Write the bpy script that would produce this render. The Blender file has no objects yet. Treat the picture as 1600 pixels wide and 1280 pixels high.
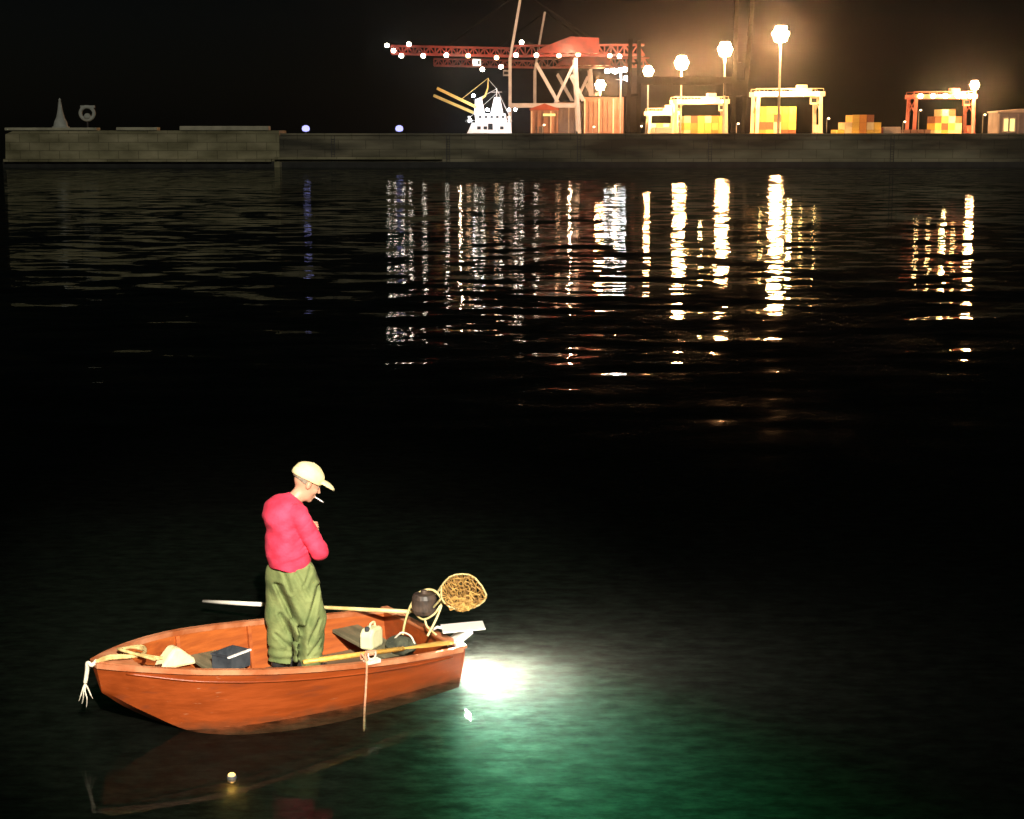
import bpy, math, random
import numpy as np
from mathutils import Vector, Matrix, Quaternion
random.seed(7); rng = np.random.default_rng(7)
R = math.radians
scene = bpy.context.scene
col = scene.collection

# ------------------------------------------------------------------ camera, world, moon, exposure
F_PX, HORIZON, EYE = 2600.0, 208.0, 4.5
PITCH = math.atan((640 - HORIZON) / F_PX)
cam_d = bpy.data.cameras.new('camera')
cam_d.sensor_width = 36.0
cam_d.lens = 36.0 * F_PX / 1600.0
cam_d.clip_end = 6000
cam = bpy.data.objects.new('camera', cam_d); col.objects.link(cam)
cam.location = (0, 0, EYE)
cam.rotation_euler = (math.pi / 2 - PITCH, 0, 0)
scene.camera = cam

world = bpy.data.worlds.new('World'); scene.world = world
world.use_nodes = True
wn = world.node_tree.nodes; wl = world.node_tree.links
sky = wn.new('ShaderNodeTexSky'); sky.sky_type = 'NISHITA'; sky.sun_disc = False
MOON_EL, MOON_AZ = 24.0, 172.0
sky.sun_elevation = R(MOON_EL); sky.sun_rotation = R(MOON_AZ)
wl.new(sky.outputs[0], wn['Background'].inputs[0])
wn['Background'].inputs[1].default_value = 0.00035       # night: the sky is almost black

sun_d = bpy.data.lights.new('moon', 'SUN'); sun_d.energy = 0.38; sun_d.angle = R(0.5)
sun_d.color = (1.0, 0.93, 0.78)
sun = bpy.data.objects.new('moon', sun_d); col.objects.link(sun)
az = R(MOON_AZ)
sdir = Vector((math.sin(az) * math.cos(R(MOON_EL)), math.cos(az) * math.cos(R(MOON_EL)), math.sin(R(MOON_EL))))
sun.rotation_euler = (-sdir).to_track_quat('-Z', 'Y').to_euler()

# the quay lamp on the near quay, behind and to the right of the photographer
key_d = bpy.data.lights.new('quay_lamp', 'SPOT'); key_d.energy = 38000; key_d.color = (1.0, 0.90, 0.74)
key_d.spot_size = R(22); key_d.spot_blend = 0.9; key_d.shadow_soft_size = 0.12
key = bpy.data.objects.new('quay_lamp', key_d); col.objects.link(key)
key.location = (0.9, -2.2, 8.8)
key.rotation_euler = (Vector((-1.65, 13.2, 0.85)) - key.location).to_track_quat('-Z', 'Y').to_euler()

vs = scene.view_settings
vs.view_transform = 'Standard'; vs.look = 'None'; vs.exposure = 0.0; vs.gamma = 1.0; vs.use_curve_mapping = False
cy = scene.cycles
cy.use_denoising = True
cy.max_bounces = 8; cy.transparent_max_bounces = 12; cy.volume_bounces = 1
cy.glossy_bounces = 3; cy.diffuse_bounces = 2; cy.transmission_bounces = 4
cy.sample_clamp_indirect = 12; cy.caustics_reflective = False; cy.caustics_refractive = False

def at(px, py, z=None, Y=None):
    """real-world point seen at a photograph pixel, at height z or at distance Y"""
    u = (px - 800) / F_PX; v = (640 - py) / F_PX
    d = Vector((u, math.cos(PITCH) + v * math.sin(PITCH), -math.sin(PITCH) + v * math.cos(PITCH)))
    t = Y / d.y if Y is not None else (z - EYE) / d.z
    return Vector((0, 0, EYE)) + d * t

# ------------------------------------------------------------------ helpers: objects and labels
def tag(o, label=None, cat=None, group=None, kind=None):
    if label: o['label'] = label
    if cat: o['category'] = cat
    if group: o['group'] = group
    if kind: o['kind'] = kind
    return o

def thing(name, label, cat, loc=(0, 0, 0), rz=0.0, group=None):
    o = bpy.data.objects.new(name, None); col.objects.link(o)
    o.empty_display_size = 0.2
    o.location = loc; o.rotation_euler = (0, 0, rz)
    return tag(o, label, cat, group)

def copy_tree(o, parent=None):
    c = o.copy(); col.objects.link(c)
    if parent is not None: c.parent = parent
    for ch in list(o.children): copy_tree(ch, c)
    return c

# ------------------------------------------------------------------ helpers: materials
def new_mat(name):
    m = bpy.data.materials.new(name); m.use_nodes = True
    return m, m.node_tree.nodes, m.node_tree.links, m.node_tree.nodes['Principled BSDF']

def mat(name, c1, c2=None, scale=6.0, rough=0.6, metal=0.0, bump=0.0, bscale=None, stretch=(1, 1, 1), detail=5, lo=0.35, hi=0.65):
    m, n, l, b = new_mat(name)
    b.inputs['Roughness'].default_value = rough; b.inputs['Metallic'].default_value = metal
    tc = n.new('ShaderNodeTexCoord'); mp = n.new('ShaderNodeMapping'); mp.inputs['Scale'].default_value = stretch
    l.new(tc.outputs['Object'], mp.inputs[0])
    nz = n.new('ShaderNodeTexNoise'); nz.inputs['Scale'].default_value = scale; nz.inputs['Detail'].default_value = detail
    l.new(mp.outputs[0], nz.inputs['Vector'])
    cr = n.new('ShaderNodeValToRGB')
    cr.color_ramp.elements[0].position = lo; cr.color_ramp.elements[1].position = hi
    cr.color_ramp.elements[0].color = (*c1, 1); cr.color_ramp.elements[1].color = (*(c2 or c1), 1)
    l.new(nz.outputs['Fac'], cr.inputs[0]); l.new(cr.outputs[0], b.inputs['Base Color'])
    if bump:
        nb = n.new('ShaderNodeTexNoise'); nb.inputs['Scale'].default_value = bscale or scale * 4; nb.inputs['Detail'].default_value = 6
        l.new(mp.outputs[0], nb.inputs['Vector'])
        bp = n.new('ShaderNodeBump'); bp.inputs['Strength'].default_value = bump; bp.inputs['Distance'].default_value = 0.02
        l.new(nb.outputs['Fac'], bp.inputs['Height']); l.new(bp.outputs[0], b.inputs['Normal'])
    return m

def glow(name, c, s):
    m = bpy.data.materials.new(name); m.use_nodes = True
    n = m.node_tree.nodes; l = m.node_tree.links; n.remove(n['Principled BSDF'])
    e = n.new('ShaderNodeEmission'); e.inputs[0].default_value = (*c, 1); e.inputs[1].default_value = s
    l.new(e.outputs[0], n['Material Output'].inputs[0])
    return m

# ------------------------------------------------------------------ helpers: mesh building
class MB:
    def __init__(self): self.v = []; self.f = []
    def add(self, vs, fs):
        k = len(self.v); self.v += [tuple(p) for p in vs]; self.f += [tuple(i + k for i in q) for q in fs]
        return self
    def box(self, c, s, rz=0.0, ry=0.0):
        hx, hy, hz = s[0] / 2, s[1] / 2, s[2] / 2
        M = Matrix.Rotation(rz, 3, 'Z') @ Matrix.Rotation(ry, 3, 'Y')
        p = [Vector(c) + M @ Vector((x, y, z)) for x in (-hx, hx) for y in (-hy, hy) for z in (-hz, hz)]
        return self.add(p, [(0, 1, 3, 2), (4, 6, 7, 5), (0, 4, 5, 1), (2, 3, 7, 6), (0, 2, 6, 4), (1, 5, 7, 3)])
    def bar(self, a, b, w, h=None):
        a = Vector(a); b = Vector(b); d = (b - a); h = h or w
        up = Vector((0, 0, 1)) if abs(d.normalized().z) < 0.95 else Vector((0, 1, 0))
        x = d.cross(up).normalized() * w / 2; y = x.cross(d).normalized() * h / 2
        p = []
        for q in (a, b): p += [q - x - y, q + x - y, q + x + y, q - x + y]
        return self.add(p, [(0, 3, 2, 1), (4, 5, 6, 7), (0, 1, 5, 4), (1, 2, 6, 5), (2, 3, 7, 6), (3, 0, 4, 7)])
    def tube(self, pts, r, n=8, closed=False):
        pts = [Vector(p) for p in pts]; m = len(pts)
        rs = r if isinstance(r, (list, tuple)) else [r] * m
        ref = Vector((0, 0, 1)); vs = []
        prev = None
        for i, p in enumerate(pts):
            if closed: d = pts[(i + 1) % m] - pts[i - 1]
            else: d = pts[min(i + 1, m - 1)] - pts[max(i - 1, 0)]
            d = d.normalized() if d.length > 1e-9 else Vector((0, 0, 1))
            if prev is None:
                u = d.cross(ref if abs(d.z) < 0.9 else Vector((1, 0, 0))).normalized()
            else:
                u = (prev - d * prev.dot(d)).normalized()
            prev = u; w = d.cross(u)
            for k in range(n):
                t = 2 * math.pi * k / n
                vs.append(p + (u * math.cos(t) + w * math.sin(t)) * rs[i])
        fs = []
        for i in range(m if closed else m - 1):
            j = (i + 1) % m
            for k in range(n):
                k2 = (k + 1) % n
                fs.append((i * n + k, i * n + k2, j * n + k2, j * n + k))
        if not closed:
            fs.append(tuple(range(n - 1, -1, -1))); fs.append(tuple((m - 1) * n + k for k in range(n)))
        return self.add(vs, fs)
    def lathe(self, prof, c=(0, 0, 0), n=20, axis='Z'):
        vs = []; c = Vector(c)
        for r, z in prof:
            for k in range(n):
                t = 2 * math.pi * k / n
                q = Vector((r * math.cos(t), r * math.sin(t), z))
                if axis == 'X': q = Vector((q.z, q.x, q.y))
                if axis == 'Y': q = Vector((q.y, q.z, q.x))
                vs.append(c + q)
        fs = []
        for i in range(len(prof) - 1):
            for k in range(n):
                k2 = (k + 1) % n
                fs.append((i * n + k, i * n + k2, (i + 1) * n + k2, (i + 1) * n + k))
        fs.append(tuple(range(n - 1, -1, -1))); fs.append(tuple((len(prof) - 1) * n + k for k in range(n)))
        return self.add(vs, fs)
    def prism(self, poly, y0, y1):
        """polygon in xz extruded along y"""
        n = len(poly)
        vs = [(x, y0, z) for x, z in poly] + [(x, y1, z) for x, z in poly]
        fs = [tuple(range(n)), tuple(range(2 * n - 1, n - 1, -1))]
        for i in range(n):
            j = (i + 1) % n; fs.append((i, i + n, j + n, j))
        return self.add(vs, fs)
    def build(self, name, m, parent=None, smooth=False, bevel=0.0):
        me = bpy.data.meshes.new(name); me.from_pydata(self.v, [], self.f); me.update()
        if smooth:
            for p in me.polygons: p.use_smooth = True
        me.materials.append(m)
        o = bpy.data.objects.new(name, me); col.objects.link(o)
        if parent is not None: o.parent = parent
        if bevel:
            bv = o.modifiers.new('bevel', 'BEVEL'); bv.width = bevel; bv.segments = 2; bv.limit_method = 'ANGLE'
        return o

def smooth_path(pts, sub=6):
    pts = [Vector(p) for p in pts]; out = []
    for i in range(len(pts) - 1):
        p0 = pts[max(i - 1, 0)]; p1 = pts[i]; p2 = pts[i + 1]; p3 = pts[min(i + 2, len(pts) - 1)]
        for k in range(sub):
            t = k / sub
            out.append(0.5 * ((2 * p1) + (p2 - p0) * t + (2 * p0 - 5 * p1 + 4 * p2 - p3) * t * t + (3 * p1 - p0 - 3 * p2 + p3) * t ** 3))
    out.append(pts[-1]); return out

# ---- signed-distance modelling with surface nets, for the body and clothing
def surface_net(f, lo, hi, h):
    lo = np.array(lo, np.float32); n = np.ceil((np.array(hi) - lo) / h).astype(int) + 1
    ax = [lo[i] + h * np.arange(n[i], dtype=np.float32) for i in range(3)]
    P = np.stack(np.meshgrid(*ax, indexing='ij'), -1)
    V = f(P).astype(np.float32)
    S = V < 0
    c = [S[i:n[0] - 1 + i, j:n[1] - 1 + j, k:n[2] - 1 + k] for i in (0, 1) for j in (0, 1) for k in (0, 1)]
    tot = sum(x.astype(np.int8) for x in c)
    I = np.argwhere((tot > 0) & (tot < 8))
    acc = np.zeros((len(I), 3)); cnt = np.zeros(len(I))
    offs = [(i, j, k) for i in (0, 1) for j in (0, 1) for k in (0, 1)]
    for a in range(8):
        for b in range(a + 1, 8):
            oa, ob = np.array(offs[a]), np.array(offs[b])
            if np.abs(oa - ob).sum() != 1: continue
            A = I + oa; B = I + ob
            va = V[A[:, 0], A[:, 1], A[:, 2]]; vb = V[B[:, 0], B[:, 1], B[:, 2]]
            mk = (va < 0) != (vb < 0)
            t = np.where(mk, va / np.where(mk, va - vb, 1), 0)
            acc += np.where(mk[:, None], oa + (ob - oa) * t[:, None], 0); cnt += mk
    verts = lo + (I + acc / cnt[:, None]) * h
    idx = -np.ones(tuple(n - 1), int); idx[I[:, 0], I[:, 1], I[:, 2]] = np.arange(len(I))
    faces = []
    for d in range(3):
        e = np.eye(3, dtype=int)[d]; u = np.eye(3, dtype=int)[(d + 1) % 3]; w = np.eye(3, dtype=int)[(d + 2) % 3]
        sl0 = [slice(1, n[i] - 1) for i in range(3)]; sl1 = list(sl0)
        sl0[d] = slice(0, n[d] - 1); sl1[d] = slice(1, n[d])
        a = S[tuple(sl0)]; b = S[tuple(sl1)]
        E = np.argwhere(a != b); sgn = a[E[:, 0], E[:, 1], E[:, 2]]
        off = np.array([1, 1, 1]); off[d] = 0
        G = E + off
        q = [idx[tuple((G - x).T)] for x in (0 * u, u, u + w, w)]
        Q = np.stack(q, 1); Q[sgn] = Q[sgn]; Q[~sgn] = Q[~sgn][:, ::-1]
        faces.append(Q)
    return verts, np.concatenate(faces)

def net_obj(name, f, lo, hi, h, m, parent, smooth_it=2):
    v, q = surface_net(f, lo, hi, h)
    me = bpy.data.meshes.new(name); me.from_pydata(v.tolist(), [], q.tolist()); me.update()
    for p in me.polygons: p.use_smooth = True
    me.materials.append(m)
    o = bpy.data.objects.new(name, me); col.objects.link(o); o.parent = parent
    if smooth_it:
        s = o.modifiers.new('smooth', 'SMOOTH'); s.iterations = smooth_it; s.factor = 0.5
    return o

def cap(P, a, b, ra, rb, ys=1.0):
    a = np.array(a, np.float32); b = np.array(b, np.float32); ba = b - a
    s = np.array([1, ys, 1], np.float32)
    pa = (P - a) * s; ba = ba * s
    t = np.clip((pa @ ba) / (ba @ ba), 0, 1)
    d = pa - t[..., None] * ba
    return np.sqrt((d * d).sum(-1)) - (ra + (rb - ra) * t)
def ell(P, c, r, ry=0.0, rz=0.0):
    q = P - np.array(c, np.float32)
    if rz:
        cs, sn = math.cos(rz), math.sin(rz)
        q = np.stack([q[..., 0] * cs + q[..., 1] * sn, -q[..., 0] * sn + q[..., 1] * cs, q[..., 2]], -1)
    if ry:
        cs, sn = math.cos(ry), math.sin(ry)
        q = np.stack([q[..., 0] * cs - q[..., 2] * sn, q[..., 1], q[..., 0] * sn + q[..., 2] * cs], -1)
    r = np.array(r, np.float32)
    k0 = np.sqrt(((q / r) ** 2).sum(-1)); k1 = np.sqrt(((q / (r * r)) ** 2).sum(-1)) + 1e-9
    return k0 * (k0 - 1) / k1
def smin(a, b, k):
    h = np.clip(0.5 + 0.5 * (b - a) / k, 0, 1)
    return b + (a - b) * h - k * h * (1 - h)
def smax(a, b, k): return -smin(-a, -b, k)

# ------------------------------------------------------------------ materials
M = {}
M['hull'] = mat('orange_boat_paint', (0.20, 0.036, 0.006), (0.28, 0.053, 0.010), 3.0, 0.38, bump=0.12, stretch=(0.6, 3, 5), bscale=9)
def wear_hull(m):
    n = m.node_tree.nodes; l = m.node_tree.links; b = n['Principled BSDF']
    src = b.inputs['Base Color'].links[0].from_socket
    tc = n.new('ShaderNodeTexCoord'); sp = n.new('ShaderNodeSeparateXYZ'); l.new(tc.outputs['Object'], sp.inputs[0])
    def layer(src, fac, c):
        mx = n.new('ShaderNodeMix'); mx.data_type = 'RGBA'; l.new(fac, mx.inputs['Factor']); l.new(src, mx.inputs['A']); mx.inputs['B'].default_value = (*c, 1); return mx.outputs['Result']
    def nz(sc, st, lo, hi, det=6):
        mp = n.new('ShaderNodeMapping'); mp.inputs['Scale'].default_value = st; l.new(tc.outputs['Object'], mp.inputs[0])
        t = n.new('ShaderNodeTexNoise'); t.inputs['Scale'].default_value = sc; t.inputs['Detail'].default_value = det; l.new(mp.outputs[0], t.inputs['Vector'])
        q = n.new('ShaderNodeMapRange'); q.inputs['From Min'].default_value = lo; q.inputs['From Max'].default_value = hi; l.new(t.outputs['Fac'], q.inputs['Value']); return t.outputs['Fac'], q.outputs[0]
    # grime and weed stain along the waterline, ragged upper edge
    f, _ = nz(5, (1, 1, 2), 0, 1)
    a = n.new('ShaderNodeMath'); a.operation = 'MULTIPLY_ADD'; l.new(f, a.inputs[0]); a.inputs[1].default_value = -0.22; l.new(sp.outputs['Z'], a.inputs[2])
    st = n.new('ShaderNodeMapRange'); st.inputs['From Min'].default_value = -0.02; st.inputs['From Max'].default_value = -0.15; st.inputs['To Max'].default_value = 0.8; l.new(a.outputs[0], st.inputs['Value'])
    src = layer(src, st.outputs[0], (0.045, 0.032, 0.018))
    _, sc1 = nz(11, (0.35, 2, 5), 0.68, 0.78, 8); src = layer(src, sc1, (0.40, 0.20, 0.11))       # pale scuffs
    _, sc2 = nz(4, (0.6, 1, 3), 0.60, 0.74, 8); src = layer(src, sc2, (0.16, 0.035, 0.012))        # darker patches
    l.new(src, b.inputs['Base Color'])
wear_hull(M['hull'])
M['hull_in'] = mat('orange_inside_paint', (0.26, 0.055, 0.009), (0.42, 0.10, 0.016), 3.5, 0.55, bump=0.2, stretch=(0.6, 3, 5), bscale=9)
M['rim'] = mat('worn_gunwale', (0.32, 0.085, 0.025), (0.52, 0.22, 0.11), 5, 0.5, bump=0.15)
M['floor'] = mat('dirty_floorboards', (0.09, 0.055, 0.03), (0.20, 0.13, 0.07), 4, 0.7, bump=0.3, stretch=(0.5, 4, 2))
M['thwart'] = mat('grey_green_bench', (0.10, 0.10, 0.06), (0.20, 0.17, 0.10), 5, 0.65, bump=0.25, stretch=(3, 0.6, 2))
M['skin'] = mat('skin', (0.50, 0.25, 0.16), (0.60, 0.33, 0.22), 12, 0.5, bump=0.05, bscale=60)
M['shirt'] = mat('pink_red_knit', (0.60, 0.022, 0.062), (0.84, 0.055, 0.125), 7, 0.85, bump=0.25, bscale=55)
M['trousers'] = mat('olive_cloth', (0.085, 0.125, 0.040), (0.25, 0.29, 0.105), 5.0, 0.85, bump=0.3, bscale=35, detail=4, lo=0.3, hi=0.75)
M['cap'] = mat('cream_cap_cloth', (0.74, 0.64, 0.33), (0.82, 0.73, 0.42), 9, 0.85, bump=0.15, bscale=70)
M['hair'] = mat('grey_hair', (0.18, 0.14, 0.10), (0.30, 0.25, 0.19), 40, 0.7, bump=0.4, bscale=120)
M['rubber'] = mat('black_rubber', (0.012, 0.012, 0.014), (0.025, 0.025, 0.028), 8, 0.45)
M['paper'] = mat('cigarette_paper', (0.85, 0.83, 0.78), (0.9, 0.88, 0.84), 30, 0.8)
M['ember'] = mat('ash', (0.25, 0.22, 0.2), (0.4, 0.36, 0.33), 60, 0.9)
M['eye'] = mat('eye', (0.5, 0.47, 0.43), (0.6, 0.56, 0.52), 5, 0.2)
M['oar'] = mat('yellow_varnished_wood', (0.55, 0.30, 0.055), (0.72, 0.45, 0.11), 7, 0.4, bump=0.15, stretch=(0.4, 5, 5))
M['pole'] = mat('pale_wood_pole', (0.60, 0.44, 0.16), (0.78, 0.64, 0.32), 6, 0.5, bump=0.1)
M['polewhite'] = mat('white_pole_grip', (0.80, 0.76, 0.66), (0.86, 0.83, 0.75), 9, 0.5)
M['brass'] = mat('yellow_painted_tube', (0.55, 0.45, 0.18), (0.72, 0.63, 0.32), 14, 0.45)
M['mesh'] = mat('golden_brown_net', (0.24, 0.12, 0.025), (0.56, 0.34, 0.09), 14, 0.7)
M['meshdark'] = mat('brown_net', (0.16, 0.075, 0.018), (0.36, 0.19, 0.05), 18, 0.8)
M['darkmesh'] = mat('dark_drum', (0.03, 0.022, 0.018), (0.09, 0.06, 0.045), 14, 0.5)
M['white'] = mat('white_enamel', (0.82, 0.82, 0.80), (0.88, 0.88, 0.86), 8, 0.35)
M['rope'] = mat('white_rope', (0.62, 0.57, 0.45), (0.80, 0.76, 0.64), 25, 0.9, bump=0.4, bscale=90)
M['ropeyel'] = mat('weathered_yellow_rope', (0.36, 0.24, 0.08), (0.62, 0.46, 0.20), 20, 0.9, bump=0.4, bscale=90)
M['cord'] = mat('pinkish_cord', (0.45, 0.20, 0.11), (0.62, 0.34, 0.2), 20, 0.9)
M['cream'] = mat('cream_foam', (0.66, 0.55, 0.30), (0.80, 0.71, 0.45), 8, 0.8, bump=0.25)
M['creambox'] = mat('cream_plastic', (0.60, 0.60, 0.34), (0.74, 0.74, 0.48), 8, 0.5, bump=0.1)
M['crate'] = mat('dark_blue_grey_plastic', (0.03, 0.036, 0.045), (0.06, 0.068, 0.08), 10, 0.5)
M['bag'] = mat('dark_green_canvas', (0.03, 0.036, 0.024), (0.075, 0.08, 0.05), 14, 0.85, bump=0.4)
M['stone'] = mat('pier_stone', (0.22, 0.205, 0.11), (0.72, 0.66, 0.42), 0.42, 0.9, bump=0.8, bscale=1.6, detail=8, stretch=(0.5, 1, 1.3), lo=0.3, hi=0.75)
M['darkstone'] = mat('quay_stone', (0.10, 0.095, 0.07), (0.62, 0.56, 0.38), 0.22, 0.9, bump=0.8, bscale=1.4, detail=9, stretch=(0.35, 1, 1.8), lo=0.38, hi=0.70)
M['fender'] = mat('stained_fender_timber', (0.02, 0.02, 0.017), (0.09, 0.085, 0.065), 1.2, 0.9, bump=0.5)
M['darkstone2'] = mat('pale_quay_blocks', (0.16, 0.15, 0.11), (0.55, 0.50, 0.36), 0.7, 0.9, bump=0.6, detail=8)
M['coping'] = mat('pier_coping', (0.55, 0.53, 0.38), (0.78, 0.75, 0.55), 0.8, 0.9, bump=0.5)
M['tidal'] = mat('wet_tide_band', (0.010, 0.011, 0.009), (0.028, 0.03, 0.024), 0.8, 0.5)
M['beacon'] = mat('white_beacon', (0.62, 0.66, 0.60), (0.74, 0.77, 0.70), 1.5, 0.8)
M['ground'] = mat('terminal_concrete', (0.16, 0.15, 0.13), (0.26, 0.25, 0.22), 0.05, 0.9)
M['craneRed'] = mat('red_crane_paint', (0.07, 0.007, 0.006), (0.20, 0.018, 0.012), 0.2, 0.5)
M['craneGrey'] = mat('pale_crane_paint', (0.40, 0.42, 0.46), (0.52, 0.54, 0.58), 0.2, 0.5)
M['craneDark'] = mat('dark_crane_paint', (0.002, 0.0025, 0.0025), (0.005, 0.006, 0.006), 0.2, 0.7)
def joints(m, w, h):
    n = m.node_tree.nodes; l = m.node_tree.links; b = n['Principled BSDF']
    src = b.inputs['Base Color'].links[0].from_socket
    tc = n.new('ShaderNodeTexCoord'); sp = n.new('ShaderNodeSeparateXYZ'); cb = n.new('ShaderNodeCombineXYZ')
    l.new(tc.outputs['Object'], sp.inputs[0]); l.new(sp.outputs['X'], cb.inputs['X']); l.new(sp.outputs['Z'], cb.inputs['Y'])
    br = n.new('ShaderNodeTexBrick'); l.new(cb.outputs[0], br.inputs['Vector'])
    br.inputs['Scale'].default_value = 1.0; br.inputs['Brick Width'].default_value = w; br.inputs['Row Height'].default_value = h
    br.inputs['Mortar Size'].default_value = 0.05; br.inputs['Mortar Smooth'].default_value = 0.3
    br.inputs['Color1'].default_value = (1, 1, 1, 1); br.inputs['Color2'].default_value = (0.80, 0.82, 0.78, 1); br.inputs['Mortar'].default_value = (0.5, 0.5, 0.48, 1)
    mx = n.new('ShaderNodeMix'); mx.data_type = 'RGBA'; mx.blend_type = 'MULTIPLY'; mx.inputs['Factor'].default_value = 1.0
    l.new(src, mx.inputs['A']); l.new(br.outputs['Color'], mx.inputs['B']); l.new(mx.outputs['Result'], b.inputs['Base Color'])
joints(M['stone'], 2.6, 1.1); joints(M['darkstone'], 3.6, 1.2)
M['rtg'] = mat('cream_gantry_paint', (0.66, 0.56, 0.40), (0.76, 0.66, 0.50), 0.3, 0.5)
M['rtgRed'] = mat('faded_red_gantry_paint', (0.42, 0.10, 0.07), (0.52, 0.15, 0.11), 0.3, 0.5)
M['boxYellow'] = mat('yellow_container', (0.62, 0.44, 0.07), (0.74, 0.56, 0.12), 0.4, 0.6)
M['boxCream'] = mat('cream_container', (0.66, 0.60, 0.34), (0.76, 0.70, 0.44), 0.4, 0.6)
M['boxBrown'] = mat('brown_container', (0.20, 0.07, 0.03), (0.28, 0.11, 0.05), 0.4, 0.6)
M['boxOrange'] = mat('orange_container', (0.56, 0.24, 0.04), (0.66, 0.32, 0.07), 0.4, 0.6)
M['warehouse'] = mat('mauve_grey_cladding', (0.24, 0.20, 0.20), (0.34, 0.29, 0.28), 0.2, 0.8)
M['warehouse2'] = mat('brown_cladding', (0.22, 0.13, 0.10), (0.30, 0.18, 0.14), 0.2, 0.8)
M['roofRed'] = mat('red_roof', (0.25, 0.05, 0.035), (0.35, 0.08, 0.05), 0.5, 0.8)
M['trim'] = mat('pale_trim', (0.6, 0.52, 0.42), (0.7, 0.62, 0.52), 0.5, 0.7)
M['vessel'] = mat('white_ship_paint', (0.78, 0.80, 0.82), (0.86, 0.88, 0.90), 0.3, 0.4)
M['vesselhull'] = mat('dark_ship_hull', (0.03, 0.035, 0.05), (0.05, 0.06, 0.08), 0.3, 0.5)
M['glass'] = mat('dark_window_glass', (0.015, 0.02, 0.025), (0.03, 0.035, 0.04), 1.0, 0.15)
M['boom'] = mat('yellow_boom_paint', (0.66, 0.48, 0.12), (0.76, 0.58, 0.18), 0.5, 0.5)
M['mast'] = mat('galvanised_mast', (0.40, 0.38, 0.35), (0.50, 0.48, 0.45), 0.6, 0.5)
M['pedestal'] = mat('dark_steel', (0.06, 0.06, 0.065), (0.1, 0.1, 0.11), 2, 0.6)
M['seabed'] = mat('seabed_mud', (0.018, 0.026, 0.018), (0.035, 0.045, 0.03), 0.7, 0.95)
M['g_sodium'] = glow('sodium_flood', (1.0, 0.47, 0.20), 420)
M['g_boom'] = glow('boom_lamp', (1.0, 0.92, 0.72), 26)
M['g_boomwarm'] = glow('boom_lamp_warm', (1.0, 0.66, 0.34), 20)
M['g_white'] = glow('white_flood', (0.92, 0.96, 1.0), 80)
M['g_blue'] = glow('blue_white_lamp', (0.42, 0.42, 1.0), 1.8)
M['g_yard'] = glow('yard_lamp_head', (1.0, 0.80, 0.5), 9)
M['g_yellow'] = glow('yellow_flood', (1.0, 0.72, 0.26), 75)
M['g_window'] = glow('lit_window', (1.0, 0.80, 0.25), 1.6)
M['g_fish'] = glow('fishing_lamp_lens', (1.0, 0.97, 0.86), 26000)
M['g_glint'] = glow('warm_glint_glow', (1.0, 0.62, 0.16), 3.5)  # glow of the added water glint

M['craneDark'].node_tree.nodes['Principled BSDF'].inputs['Specular IOR Level'].default_value = 0.0
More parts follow.
